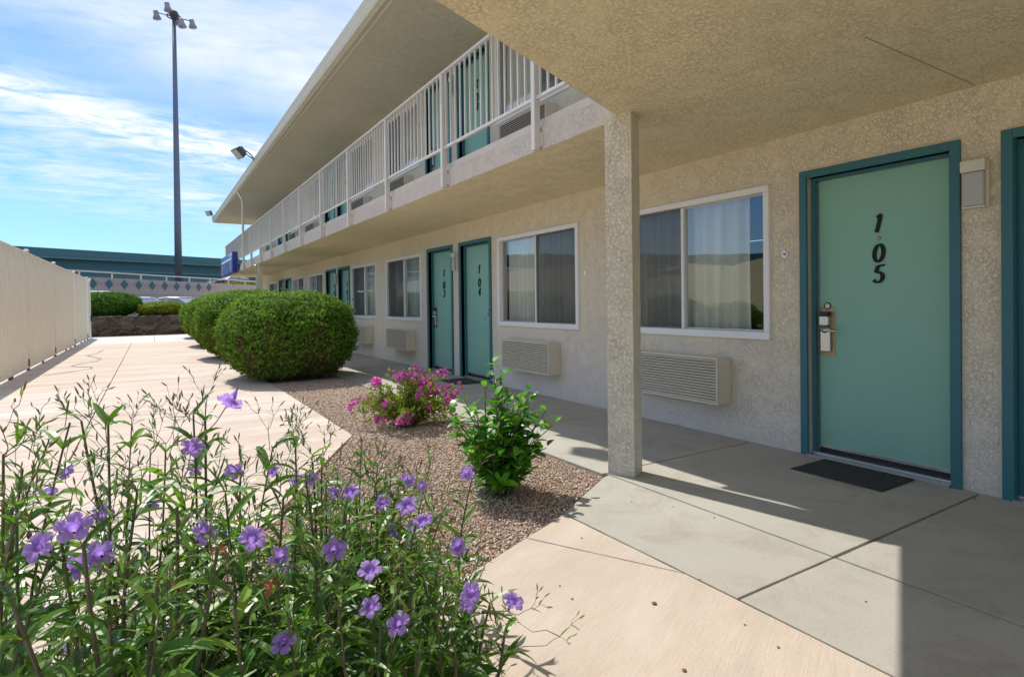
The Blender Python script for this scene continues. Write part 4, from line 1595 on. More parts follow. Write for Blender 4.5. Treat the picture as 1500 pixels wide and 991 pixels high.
# ------------------------------------------------------------------ cars
def make_car(loc, rot, paint_m, label, kind='sedan', group='cars parked beyond the stone wall'):
    r = thing('parked_car', loc, label, 'car', group)
    if kind == 'sedan':
        Lh, roofz, sill = 2.25, 1.45, 0.88
        top = [(-2.25, 0.75), (-2.15, 0.98), (-1.45, 1.03), (1.15, 0.98), (2.05, 0.82), (2.25, 0.62)]
        green = [(-1.55, 1.02), (-0.85, 1.42), (0.25, 1.45), (1.15, 0.99)]
    else:
        top = [(-2.3, 0.8), (-2.25, 1.12), (1.1, 1.15), (2.1, 1.02), (2.3, 0.75)]
        green = [(-2.2, 1.13), (-1.95, 1.72), (0.3, 1.76), (1.12, 1.14)]
    ends = (top[0][0], top[-1][0])
    low = [(ends[1], 0.35), (1.85, 0.26), (-1.85, 0.26), (ends[0], 0.38)]
    side = top + low
    mb = MB()
    n = len(side)
    vs = []
    for yy, inx in ((-0.80, 0.06), (-0.90, 0.0), (0.90, 0.0), (0.80, 0.06)):
        for (x, z) in side:
            s = 1 - inx * 0.35
            zz = z - (inx * 0.5 if z > 0.7 else 0)
            vs.append((x * s, yy, zz))
    vs2 = []
    order = [0, 1, 2, 3]
    fs = []
    for q in range(3):
        for i in range(n):
            fs.append((q * n + i, (q + 1) * n + i, (q + 1) * n + (i + 1) % n, q * n + (i + 1) % n))
    fs.append(tuple(range(n)))
    fs.append(tuple(range(4 * n - 1, 3 * n - 1, -1)))
    # roof shell
    off = Vector(loc)
    mb.add([(v[0] + off.x, v[1] + off.y, v[2] + off.z) for v in vs], fs)
    rt = [g_ for g_ in green if g_[1] > 1.3]
    (xa, za), (xb, zb) = rt
    rv = []
    for x, z, hw in ((xa - 0.05, za - 0.05, 0.64), (xa, za, 0.62), ((xa + xb) / 2, max(za, zb) + 0.02, 0.63), (xb, zb, 0.60), (xb + 0.08, zb - 0.05, 0.64)):
        for yy, dz in ((-hw, -0.05), (-hw * 0.8, 0.0), (hw * 0.8, 0.0), (hw, -0.05)):
            rv.append((x + off.x, yy + off.y, z + dz + off.z))
    rf = [(i * 4 + j, (i + 1) * 4 + j, (i + 1) * 4 + j + 1, i * 4 + j + 1) for i in range(4) for j in range(3)]
    mb.add(rv, rf)
    # pillars
    g0, g3 = green[0], green[3]
    for s in (-1, 1):
        for (p, q) in (((g0[0], 0.80, g0[1] - 0.04), (xa, 0.62, za - 0.04)), ((g3[0], 0.80, g3[1] - 0.04), (xb + 0.02, 0.61, zb - 0.04)), (((xa + xb) / 2, 0.82, 1.0), ((xa + xb) / 2, 0.62, za - 0.04))):
            mb.tube([(p[0] + off.x, p[1] * s + off.y, p[2] + off.z), (q[0] + off.x, q[1] * s + off.y, q[2] + off.z)], 0.035, 6)
    mb.build('body', paint_m, r, bevel=0.03, smooth=False)

    def panel(name, pts, m_):
        mb = MB()
        mb.add([(p[0] + off.x, p[1] + off.y, p[2] + off.z) for p in pts], [(0, 1, 2, 3)])
        return mb.build(name, m_, r)
    panel('windscreen', [(g3[0], -0.78, g3[1] - 0.02), (g3[0], 0.78, g3[1] - 0.02), (xb + 0.03, 0.58, zb - 0.05), (xb + 0.03, -0.58, zb - 0.05)], M['carglass'])
    panel('rear_window', [(g0[0], -0.76, g0[1] - 0.02), (g0[0], 0.76, g0[1] - 0.02), (xa - 0.03, 0.58, za - 0.05), (xa - 0.03, -0.58, za - 0.05)], M['carglass'])
    for s in (-1, 1):
        panel('side_window', [(g0[0] + 0.05, 0.80 * s, 0.99), (g3[0] - 0.05, 0.80 * s, 0.97), (xb, 0.62 * s, zb - 0.06), (xa, 0.62 * s, za - 0.06)], M['carglass'])
        for x in (-1.38, 1.38):
            wl = node('wheel', (x + off.x, 0.82 * s + off.y, 0.32 + off.z), r)
            mb = MB()
            mb.lathe((x + off.x, (0.70 if s > 0 else -0.93) + off.y, 0.32 + off.z), (0, 1, 0), [(0, 0.2), (0.01, 0.31), (0.21, 0.31), (0.23, 0.2)], 20)
            mb.build('tyre', M['tyre'], wl)
            mb = MB()
            mb.lathe((x + off.x, (0.925 if s > 0 else -0.94) + off.y, 0.32 + off.z), (0, 1, 0), [(0, 0.19), (0.015, 0.19)], 14)
            mb.build('rim', M['alu'], wl)
        mb = MB()
        mb.obox((top[-1][0] - 0.04 + off.x, 0.62 * s + off.y, 0.66 + off.z), (0.06, 0, 0), (0, 0.16, 0), (0, 0, 0.06))
        mb.build('headlight', M['lampglass'], r, bevel=0.01)
        mb = MB()
        mb.obox((top[0][0] + 0.02 + off.x, 0.66 * s + off.y, 0.82 + off.z), (0.04, 0, 0), (0, 0.13, 0), (0, 0, 0.07))
        mb.build('tail_light', M['red'], r, bevel=0.01)
    r.rotation_euler = (0, 0, rot)
    return r


make_car((-2.35, 34.8, 0.22), math.radians(-60), M['carwhite'], 'white car mostly hidden behind the domed bush', 'suv')
make_car((-0.55, 34.4, 0.22), math.radians(-52), M['carwhite'], 'white sedan between the two bushes on the stone wall', 'sedan')
make_car((1.35, 35.2, 0.22), math.radians(-38), M['carpink'], 'silver pink sedan behind the low yellowish bush', 'sedan')

# ------------------------------------------------------------------ retaining wall, embankment, overpass
A = Vector((-3.256, 44.81, 0))
B = Vector((7.80, 58.27, 0))
dv = (B - A).normalized()
nv = Vector((dv.y, -dv.x, 0))
if nv.dot(-A) < 0:
    nv = -nv
HW = 3.08
rw = thing('retaining_wall', A + dv * 5, 'mauve concrete retaining wall with a row of teal diamonds', 'retaining wall')
A0, B0 = A - dv * 26, B + dv * 40
mb = MB()
cc_ = (A0 + B0) / 2
mb.obox((cc_.x - nv.x * 0.15, cc_.y - nv.y * 0.15, HW / 2 - 0.1), dv * ((B0 - A0).length / 2), nv * 0.15, (0, 0, HW / 2 + 0.1))
mb.build('wall', M['retwall'], rw)
mb = MB()
for z in (2.02, 1.1):
    mb.obox((cc_.x + nv.x * 0.004, cc_.y + nv.y * 0.004, z), dv * ((B0 - A0).length / 2 - 0.05), nv * 0.004, (0, 0, 0.02))
# stepped zigzag grooves between the diamonds
s0 = (Vector((-3.07, 45.03, 0)) - A).length
pitch = ((Vector((4.092, 53.757, 0)) - Vector((-3.07, 45.037, 0))).length) / 9
for i in range(-6, 10):
    p = A + dv * (s0 + pitch * (i + 0.5))
    for sg_ in (-1, 1):
        q = p + nv * 0.0045 * (1 if sg_ > 0 else 1.7)
        e1 = (dv * 0.62 + Vector((0, 0, 0.35 * sg_))).normalized()
        mb.obox((q.x, q.y, 2.68), e1 * 0.42, nv * 0.002, Vector((0, 0, 1)) * 0.014)
mb.build('grooves', M['groove'], rw)
for i in range(-6, 10):
    p = A + dv * (s0 + pitch * i) + nv * 0.012
    mb = MB()
    hw, hh = 0.34, 0.34
    c = Vector((p.x, p.y, 2.69))
    vs = [c + dv * hw, c + Vector((0, 0, hh)), c - dv * hw, c - Vector((0, 0, hh))]
    vs += [v - nv * 0.03 for v in vs]
    mb.add(vs, [(0, 1, 2, 3), (0, 4, 5, 1), (1, 5, 6, 2), (2, 6, 7, 3), (3, 7, 4, 0)])
    mb.build('diamond', M['diamond'], rw)
rl = thing('guard_rail', A, 'cream metal guard rail along the top of the retaining wall', 'guard rail')
mb = MB()
mb.obox((cc_.x - nv.x * 0.15, cc_.y - nv.y * 0.15, HW + 0.36), dv * ((B0 - A0).length / 2), nv * 0.05, (0, 0, 0.045))
mb.build('rail', M['gutter'], rl)
i = -12
sp = 2.15
base_s = (Vector((-2.014, 46.322, 0)) - A).length
while i < 24:
    p = A + dv * (base_s + sp * 1.16 * i) - nv * 0.15
    mb = MB()
    mb.box(p.x - 0.05, p.x + 0.05, p.y - 0.05, p.y + 0.05, HW, HW + 0.316)
    mb.build('post', M['gutter'], rl)
    i += 1
mb = MB()
p0, p1 = A0 - nv * 0.32, B0 - nv * 0.32
q0, q1 = p0 - nv * 60, p1 - nv * 60
mb.prism([(p0.x, p0.y), (p1.x, p1.y), (q1.x, q1.y), (q0.x, q0.y)], -0.13, 2.75)
struct(mb.build('road', M['asphalt']))
make_car((7.0, 64.0, 2.75), math.radians(200), M['cardark'], 'dark red car on the raised road behind the guard rail', 'sedan', 'traffic on the raised road')
shrub('bush', (7.7, 62.5), (2.1, 1.0), 0.75, 5000, 0.16, M['yellowleaf'], 'dry yellowish bush behind the guard rail left of the motel', None, pw=2.1, seed=51, z0=2.75, rough=0.2)
shrub('bush', (12.8, 66.0), (3.0, 1.0), 1.0, 5000, 0.16, M['juniper'], 'bush behind the guard rail under the far balcony', None, pw=2.1, seed=57, z0=2.75, rough=0.2)

OA = Vector((-11.2, 75.0, 0))
OB = Vector((7.77, 84.6, 0))
od = (OB - OA).normalized()
on = Vector((od.y, -od.x, 0))
if on.dot(-OA) < 0:
    on = -on
ov = thing('overpass', OA, 'teal steel girder overpass crossing behind the retaining wall', 'overpass')
oc = (OA - od * 60 + OB + od * 90) / 2
ol = ((OB + od * 90) - (OA - od * 60)).length / 2


def girder(name, off, z0, z1, dep, m_, parent=ov):
    mb = MB()
    c = oc + on * off
    mb.obox((c.x, c.y, (z0 + z1) / 2), od * ol, on * dep, (0, 0, (z1 - z0) / 2))
    return mb.build(name, m_, parent)


girder('parapet', 0.0, 6.45, 7.35, 0.25, M['teal_steel'])
girder('flange', 0.1, 6.30, 6.449, 0.5, M['teal_steel_lo'])
girder('girder', -0.4, 5.25, 6.299, 0.2, M['teal_steel'])
girder('flange', 0.0, 5.12, 5.249, 0.5, M['teal_steel_lo'])
girder('girder', 2.4, 4.05, 4.95, 0.2, M['teal_steel_lo'])
girder('flange', 2.5, 4.951, 5.06, 0.45, M['teal_steel_lo'])
girder('flange', 2.5, 3.93, 4.049, 0.45, M['teal_steel'])
girder('deck', -4.5, 6.5, 6.8, 4.0, M['retwall'])
for i in range(-4, 10):
    p = OA + od * (i * 16 + 3) + on * (-0.5)
    mb = MB()
    mb.box(p.x - 0.7, p.x + 0.7, p.y - 0.7, p.y + 0.7, 2.4, 5.12)
    mb.build('pier', M['retwall'], ov)

# ------------------------------------------------------------------ light mast
mast = thing('light_mast', (2.42, 67, 0), 'very tall grey highway light mast with a ring of floodlights', 'light mast')
mb = MB()
mb.tube([(2.42, 67, 2.0), (2.42, 67, 10), (2.42, 67, 20), (2.42, 67, 30.0)], [0.36, 0.31, 0.24, 0.17], 14)
mb.build('pole', M['mast'], mast, smooth=True)
mb = MB()
zc_ = 29.85
mb.tube([(2.42 + 0.62 * math.cos(a), 67 + 0.62 * math.sin(a), zc_ + 0.15) for a in [2 * PI * i / 20 for i in range(21)]], 0.06, 6)
mb.lathe((2.42, 67, zc_ - 0.1), (0, 0, 1), [(0, 0.25), (0.5, 0.45), (0.75, 0.35), (0.8, 0.05)], 12)
mb.build('ring', M['mast_dark'], mast)
for (dx, dy, dz) in ((-1.55, 0.3, 0.15), (-0.62, -0.9, 0.65), (0.55, -1.5, -0.9), (1.55, 0.2, -0.02), (0.3, 1.4, 0.5)):
    lp = node('lamp', (2.42 + dx, 67 + dy, zc_ + dz), mast)
    c = Vector((2.42 + dx, 67 + dy, zc_ + dz))
    mb = MB()
    mb.lathe(c + Vector((0, 0, 0.35)), (0.15, -0.05, -1), [(0, 0.20), (0.12, 0.24), (0.30, 0.22), (0.5, 0.28), (0.72, 0.37), (0.80, 0.38)], 14)
    mb.build('lamp_shade', M['lamp_metal'], lp, smooth=True)
    mb = MB()
    mb.tube([(2.42, 67, zc_ + 0.12), c + Vector((0, 0, 0.2))], 0.045, 6)
    mb.build('arm', M['mast_dark'], lp)

# ------------------------------------------------------------------ hibiscus-like shrub
def leaf_strip(mb, p, dirn, up, length, width, droop, nseg=6, fold=0.35, curl=0.0):
    """a long leaf: two rows of faces along a drooping midrib"""
    d_ = dirn.normalized()
    u = (up - d_ * up.dot(d_))
    u = u.normalized() if u.length > 1e-4 else d_.orthogonal().normalized()
    vs = []
    pos = Vector(p)
    for i in range(nseg + 1):
        t = i / nseg
        w_ = width * (math.sin(PI * min(1, t * 0.93 + 0.07)) ** 0.8) * 0.5 * (1.12 - 0.3 * t)
        if i == nseg:
            w_ = width * 0.02
        side = d_.cross(u).normalized()
        vs += [pos - side * w_ + u * w_ * fold, pos.copy(), pos + side * w_ + u * w_ * fold]
        pos = pos + d_ * (length / nseg)
        d_ = (d_ + Vector((0, 0, -1)) * droop / nseg + side * curl / nseg).normalized()
        u = (u - d_ * u.dot(d_)).normalized()
    fs = []
    for i in range(nseg):
        a = i * 3
        fs += [(a, a + 1, a + 4, a + 3), (a + 1, a + 2, a + 5, a + 4)]
    mb.add(vs, fs)


def rvec(s=1.0):
    return Vector((random.gauss(0, s), random.gauss(0, s), random.gauss(0, s)))


hb = thing('hibiscus_bush', (1.83, 3.12, -0.02), 'upright bush with large glossy bright green leaves on the gravel bed', 'bush')
mbS, mbL = MB(), MB()
# leaders: (tip position offset)
tips = []
for i in range(72):
    a = random.uniform(0, 2 * PI)
    hgt = random.uniform(0.10, 0.62)
    env = 0.29 * (1 - ((hgt - 0.30) / 0.45) ** 2 * 0.6)
    rr = env * math.sqrt(random.uniform(0.25, 1))
    tips.append(Vector((1.83 + rr * math.cos(a), 3.12 + rr * math.sin(a), hgt)))
tips += [Vector((1.80, 3.14, 0.80)), Vector((1.84, 3.10, 0.76)), Vector((1.76, 3.16, 0.70)), Vector((1.87, 3.14, 0.68)), Vector((1.81, 3.06, 0.72)), Vector((1.78, 3.05, 0.63)), Vector((1.85, 3.2, 0.66)),
         Vector((2.12, 3.02, 0.48)), Vector((2.08, 3.05, 0.42)), Vector((2.15, 2.98, 0.40)), Vector((2.05, 3.0, 0.36)), Vector((2.10, 3.08, 0.35)), Vector((2.06, 2.93, 0.28)),
         Vector((1.52, 3.22, 0.56)), Vector((1.55, 3.16, 0.50)), Vector((1.58, 3.25, 0.44)), Vector((1.60, 3.1, 0.54)), Vector((1.56, 3.2, 0.36))]
for tp in tips:
    b0 = Vector((1.83 + random.gauss(0, 0.035), 3.12 + random.gauss(0, 0.035), -0.02))
    mid = b0.lerp(tp, 0.5) + rvec(0.015)
    mid.z = b0.z + (tp.z - b0.z) * 0.55
    mid.x = b0.x + (tp.x - b0.x) * 0.42
    mid.y = b0.y + (tp.y - b0.y) * 0.42
    mbS.tube([b0, b0.lerp(mid, 0.5), mid, tp], [0.007, 0.006, 0.0045, 0.0022], 6)
    nl = random.randint(9, 14)
    for q in range(nl):
        t = 0.30 + 0.70 * q / (nl - 1)
        p = (b0.lerp(mid, t / 0.5) if t < 0.5 else mid.lerp(tp, (t - 0.5) / 0.5))
        ang = q * 2.4 + random.uniform(-0.5, 0.5)
        out = Vector((math.cos(ang), math.sin(ang), random.uniform(0.0, 0.75) + (0.6 if t > 0.9 else 0)))
        ln = random.uniform(0.06, 0.10) * (0.8 if t > 0.93 else 1.0)
        leaf_strip(mbL, p + out * 0.012, out, Vector((0, 0, 1)) + rvec(0.15), ln, ln * random.uniform(0.52, 0.68), random.uniform(0.3, 1.2), 5, 0.28)
mbS.build('stems', M['twig'], hb)
mbL.build('leaves', M['hib_leaf'], hb)

# ------------------------------------------------------------------ bougainvillea
bg_ = thing('bougainvillea', (2.10, 5.35, -0.02), 'low sprawling shrub covered in magenta flowers on the gravel bed', 'bush')
mbS, mbL, mbF = MB(), MB(), MB()
cx, cy = 2.10, 5.35
br_tips = []
for i in range(74):
    a = random.uniform(0, 2 * PI)
    rr = 0.50 * math.sqrt(random.random())
    hgt = max(0.05, 0.46 * (1 - (rr / 0.62) ** 2) * random.uniform(0.45, 1.05))
    br_tips.append((Vector((cx + rr * math.cos(a), cy + rr * math.sin(a), hgt)), random.random() < 0.30))
for u_, v_, fl in ((590, 548, 1), (605, 545, 1), (612, 552, 1), (622, 550, 1), (585, 553, 1), (598, 556, 1), (640, 548, 1), (648, 545, 1), (652, 550, 1), (645, 542, 0), (618, 562, 1), (632, 562, 1),
                   (652, 568, 1), (662, 566, 1), (666, 574, 1), (673, 566, 1), (660, 580, 1), (665, 585, 1), (650, 598, 1), (646, 600, 1), (553, 558, 1), (549, 562, 1), (513, 592, 1), (522, 586, 1),
                   (568, 576, 1), (566, 590, 1), (555, 585, 1), (561, 612, 1), (552, 614, 1), (566, 612, 1), (587, 616, 1), (598, 614, 1), (583, 594, 1), (620, 595, 1), (625, 592, 1), (570, 545, 0), (540, 565, 0),
                   (600, 540, 0), (628, 540, 0), (612, 542, 1), (596, 549, 1), (605, 558, 1), (615, 570, 1), (636, 572, 1), (580, 548, 1), (625, 560, 1), (630, 555, 1), (548, 566, 0), (535, 580, 0), (530, 600, 0)):
    dd = (at(u_, v_, 1) - EYE)
    t_ = (5.35 + random.uniform(-0.25, 0.25)) / (at(u_, v_, 1).y)
    p = EYE + dd * t_
    p.z = max(p.z, 0.03)
    br_tips.append((p, bool(fl)))
for tp, fl in br_tips:
    b0 = Vector((cx + random.gauss(0, 0.03), cy + random.gauss(0, 0.03), -0.02))
    mid = b0.lerp(tp, 0.5) + rvec(0.03)
    mid.z = max(mid.z + 0.08, 0.03)
    pts = [b0, b0.lerp(mid, 0.5) + rvec(0.012), mid, mid.lerp(tp, 0.5) + rvec(0.012) + Vector((0, 0, 0.02)), tp]
    mbS.tube(pts, [0.006, 0.005, 0.0035, 0.0025, 0.0015], 5)
    for q in range(38):
        t = random.uniform(0.25, 1.0) * 3.999
        i0 = int(t)
        p = pts[i0].lerp(pts[i0 + 1], t - i0) + rvec(0.018)
        p.z = max(p.z, 0.0)
        out = rvec() + Vector((0, 0, 0.4))
        ln = random.uniform(0.022, 0.040)
        leaf_strip(mbL, p, out, rvec(), ln, ln * 0.7, 0.3, 2, 0.2)
    if fl:
        for q in range(random.randint(6, 11)):
            c = tp + rvec(0.019)
            ax = rvec().normalized()
            for w_ in range(3):
                dr_ = Matrix.Rotation(2 * PI * w_ / 3, 3, ax) @ ax.orthogonal().normalized()
                leaf_strip(mbF, c, (dr_ + ax * 0.6), ax, 0.030, 0.028, 0.0, 2, 0.3)
mbS.build('stems', M['twig'], bg_)
mbL.build('leaves', M['boug_leaf'], bg_)
mbF.build('flowers', M['bract'], bg_)

# ------------------------------------------------------------------ violet flowers in front
def petal_mesh():
    R = 0.026
    nr, nth = 7, 60
    vs = []
    for i in range(nr + 1):
        t = i / nr
        for j in range(nth):
            th = 2 * PI * j / nth
            lobe = abs(math.cos(2.5 * th))
            edge = 0.50 + 0.50 * lobe ** 0.42
            if t < 0.3:
                rr = R * (0.10 + 0.25 * t / 0.3)
                z = -0.024 + 0.024 * (t / 0.3)
            else:
                s = (t - 0.3) / 0.7
                rr = R * (0.35 + (edge * 1.0 - 0.35) * s)
                z = 0.004 * math.sin(s * PI * 0.6) + 0.0014 * s * math.sin(th * 11 + 1) * s - 0.003 * s * s * lobe + 0.0012 * math.sin(th * 17) * s * s
            vs.append((rr * math.cos(th), rr * math.sin(th), z))
    fs = [(i * nth + j, i * nth + (j + 1) % nth, (i + 1) * nth + (j + 1) % nth, (i + 1) * nth + j) for i in range(nr) for j in range(nth)]
    me = bpy.data.meshes.new('flower')
    me.from_pydata(vs, [], fs)
    me.materials.append(M['petal'])
    me.polygons.foreach_set('use_smooth', [True] * len(fs))
    me.update()
    return me


PETAL = petal_mesh()
# (photo x, photo y, size in photo px)
FLW = [(338, 587, 36), (282, 655, 32), (95, 690, 26), (72, 722, 26), (150, 752, 32), (108, 772, 46), (57, 800, 44), (145, 812, 40), (112, 830, 36),
       (222, 737, 24), (343, 690, 27), (300, 780, 38), (370, 788, 42), (410, 815, 34), (455, 700, 24), (490, 722, 26), (513, 720, 28), (598, 703, 24), (618, 712, 21),
       (561, 735, 26), (597, 740, 30), (620, 762, 28), (578, 775, 22), (490, 805, 34), (542, 834, 36), (671, 800, 26), (690, 868, 34), (684, 884, 30), (752, 880, 32),
       (583, 913, 36), (543, 888, 36), (524, 892, 24), (415, 940, 38), (400, 690, 24), (285, 688, 24), (3, 850, 24), (434, 702, 22), (605, 772, 24), (612, 820, 20), (424, 836, 22), (90, 950, 18), (684, 693, 21)]
# plants: centre on the ground; every plant has its own stems
PL = []
pl_lab = ['tall violet flowering plant at the left edge of the picture', 'violet flowering plant with the topmost single flower', 'violet flowering plant in front of the pale path',
          'violet flowering plant left of the gravel, middle of the clump', 'violet flowering plant at the right end of the clump with long bare sprays',
          'violet flowering plant at the front of the clump, bottom centre', 'violet flowering plant behind the others beside the gravel', 'violet flowering plant low at the bottom left corner',
          'violet flowering plant rising before the gravel, right of centre', 'lone violet flowering stem before the glossy bush']
pl_pos = [(-0.36, 1.42), (0.10, 1.62), (-0.12, 1.80), (0.30, 1.50), (0.66, 1.42), (0.36, 1.20), (0.52, 1.90), (-0.12, 1.16), (0.60, 1.66), (0.93, 2.12)]
# stem tips seen in the photo: (x, y, plant index, depth)
TIPS = [(42, 650, 0, 1.08), (8, 640, 0, 0.98), (278, 590, 1, 1.22), (300, 600, 1, 1.3), (130, 600, 2, 1.55), (225, 625, 2, 1.5), (195, 620, 2, 1.6), (95, 610, 0, 1.2), (60, 612, 0, 1.4), (160, 640, 7, 1.15),
        (395, 640, 1, 1.4), (430, 640, 3, 1.35), (450, 690, 3, 1.25), (360, 650, 1, 1.5), (320, 660, 2, 1.45), (245, 650, 2, 1.35), (455, 650, 6, 1.55), (480, 690, 3, 1.5), (520, 690, 6, 1.6), (545, 700, 8, 1.45),
        (560, 720, 8, 1.55), (600, 730, 8, 1.4), (640, 740, 8, 1.6), (500, 710, 3, 1.3), (410, 700, 3, 1.15), (345, 720, 1, 1.1), (270, 720, 7, 1.05), (200, 710, 7, 1.1), (30, 700, 7, 0.9), (100, 740, 7, 0.95),
        (580, 790, 5, 1.2), (620, 800, 4, 1.3), (650, 820, 4, 1.35), (600, 850, 5, 1.2), (690, 840, 4, 1.4), (720, 870, 4, 1.45), (740, 900, 4, 1.35), (540, 810, 5, 1.15), (480, 800, 5, 1.1), (440, 780, 5, 1.05),
        (380, 790, 5, 1.0), (310, 800, 7, 0.95), (230, 800, 7, 0.92), (150, 790, 7, 0.88), (70, 800, 0, 0.9), (500, 870, 5, 1.0), (560, 880, 5, 1.05), (640, 880, 4, 1.15), (660, 930, 4, 1.15), (330, 860, 5, 0.92),
        (410, 880, 5, 0.95), (250, 870, 7, 0.86), (170, 870, 7, 0.84), (60, 880, 7, 0.82), (610, 930, 5, 1.08), (20, 760, 0, 0.85), (690, 700, 9, 2.1), (545, 650, 8, 1.75), (530, 680, 6, 1.8), (470, 640, 6, 1.7)]
plants = []
for i, (x, y) in enumerate(pl_pos):
    plants.append(dict(root=thing('flowering_plant', (x, y, -0.02), pl_lab[i], 'flowering plant', 'violet flowering plants in the foreground'), S=MB(), Lf=MB(), B=MB(), pts=[], fl=0, pos=(x, y)))


def bud(mb, p, d_, s=1.0):
    d_ = d_.normalized()
    mb.tube([p, p + d_ * 0.004 * s, p + d_ * 0.010 * s, p + d_ * 0.015 * s], [0.0007 * s, 0.0015 * s, 0.0014 * s, 0.0003 * s], 5, False)


def spray(pl, p, d_, length, level, rad):
    """open forked flower stalks with seed capsules at the ends"""
    d_ = d_.normalized()
    e = p + d_ * length + rvec(0.004)
    m_ = p.lerp(e, 0.5) + rvec(0.003)
    pl['S'].tube([p, m_, e], [rad, rad * 0.9, rad * 0.8], 4, False)
    pl['pts'].append(e.copy())
    if level == 0:
        bud(pl['B'], e, d_ + rvec(0.15), random.uniform(0.8, 1.3))
        if random.random() < 0.35:
            leaf_strip(pl['Lf'], e - d_ * 0.01, d_ + rvec(0.5), rvec(), 0.02, 0.004, 0.4, 3)
        return
    ax = rvec().normalized()
    perp = (ax - d_ * ax.dot(d_)).normalized()
    for s in (-1, 1):
        nd = (d_ + perp * s * random.uniform(0.35, 0.75) + Vector((0, 0, 0.15)))
        spray(pl, e, nd, length * random.uniform(0.6, 0.95), level - 1, rad * 0.8)
    if random.random() < 0.3:
        bud(pl['B'], e, d_ + rvec(0.2), 1.0)
    leaf_strip(pl['Lf'], e, (d_ + perp).normalized() + rvec(0.3), Vector((0, 0, 1)), random.uniform(0.015, 0.035), 0.005, 0.5, 3)


def grow(pl, tip, thick=0.0036, base=None):
    bx_, by_ = pl['pos']
    b0 = Vector((bx_ + random.gauss(0, 0.05), by_ + random.gauss(0, 0.05), -0.02)) if base is None else base
    # keep the stem nearly upright: pull the base under the tip
    b0.x += (tip.x - b0.x) * 0.62
    b0.y += (tip.y - b0.y) * 0.62
    n = 9
    pts = []
    k1, k2 = rvec(0.012), rvec(0.010)
    for i in range(n + 1):
        t = i / n
        p = b0.lerp(tip, t)
        p += Vector(((b0.x - tip.x) * 0.22 * math.sin(PI * t), (b0.y - tip.y) * 0.22 * math.sin(PI * t), 0)) + k1 * math.sin(PI * t * 1.3) + k2 * math.sin(PI * 2.2 * t)
        pts.append(p)
    pl['S'].tube(pts, [thick * (1.25 - 0.75 * i / n) for i in range(n + 1)], 6)
    ln_tot = (tip - b0).length
    nn = max(5, int(ln_tot / 0.058))
    ph = random.uniform(0, PI)
    for q in range(nn + 1):
        t = 0.12 + 0.88 * q / nn
        f = t * n
        i0 = min(int(f), n - 1)
        p = pts[i0].lerp(pts[i0 + 1], f - i0)
        pl['pts'].append(p.copy())
        tg = (pts[i0 + 1] - pts[i0]).normalized()
        ph += PI / 2 + random.uniform(-0.25, 0.25)
        sz = (0.55 + 0.6 * math.sin(PI * min(1, t * 0.85 + 0.12)))
        for s in (0, PI):
            if random.random() < 0.10:
                continue
            a = ph + s
            out = Vector((math.cos(a), math.sin(a), 0.25 + 0.55 * t + random.uniform(-0.2, 0.3)))
            L_ = random.uniform(0.085, 0.15) * sz
            if random.random() < 0.02:
                continue
            leaf_strip(pl['Lf'], p, out, Vector((0, 0, 1)) + rvec(0.2), L_, L_ * random.uniform(0.13, 0.20), random.uniform(0.5, 1.7), 6, random.uniform(0.2, 0.6), random.uniform(-0.3, 0.3))
            if t > 0.45 and random.random() < 0.20:
                spray(pl, p, Vector((math.cos(a + 0.3), math.sin(a + 0.3), 0.8)) + tg * 0.8, random.uniform(0.03, 0.06), random.choice((1, 1, 2)), 0.0008)
            elif random.random() < 0.55:
                d2 = (Vector((math.cos(a), math.sin(a), 0.9))).normalized()
                e = p + d2 * random.uniform(0.02, 0.05)
                pl['S'].tube([p, e], [0.001, 0.0008], 4, False)
                for w_ in range(3):
                    leaf_strip(pl['Lf'], e, d2 + rvec(0.5), Vector((0, 0, 1)) + rvec(0.3), L_ * random.uniform(0.4, 0.7), L_ * 0.075, random.uniform(0.2, 1.2), 4)
    if True:
        for w_ in range(random.choice((1, 2, 2))):
            spray(pl, tip, Vector((random.gauss(0, 0.3), random.gauss(0, 0.3), 1)), random.uniform(0.025, 0.05), random.choice((1, 2, 2)), 0.0009)


for (u_, v_, pi_, dp) in TIPS:
    tip = at(u_, v_ + random.uniform(4, 34), dp)
    if tip.z < 0.15:
        continue
    grow(plants[pi_], tip, random.uniform(0.0032, 0.0058))
# undergrowth: more stems per plant
for i, pl in enumerate(plants[:9]):
    for q in range(20):
        x, y = pl['pos']
        tip = Vector((x + random.gauss(0, 0.17), y + random.gauss(0, 0.13), random.uniform(0.25, 0.66)))
        if q > 11:
            tip.z = random.uniform(0.12, 0.42)
        dz = (tip - EYE).dot(CF)
        if dz < 0.80 or 750 + F_PX * (tip - EYE).dot(CR) / dz > 715:
            continue
        grow(pl, tip, random.uniform(0.002, 0.0034))
# the long thin sprays leaning out on the right
for (u_, v_) in ((760, 900), (800, 945), (780, 925), (735, 935), (700, 950), (640, 720), (420, 640), (250, 610)):
    pl = plants[4] if u_ > 650 else (plants[8] if u_ > 500 else plants[1])
    e = at(u_, v_, 1.35)
    s_ = min(pl['pts'], key=lambda p: (p - e).length + (0.3 if p.z > e.z else 0))
    m_ = s_.lerp(e, 0.5) + Vector((0, 0, 0.01))
    pl['S'].tube([s_, m_, e], [0.0012, 0.001, 0.0008], 4, False)
    spray(pl, e, (e - m_) + Vector((0, 0, 0.02)), 0.035, 2, 0.0008)
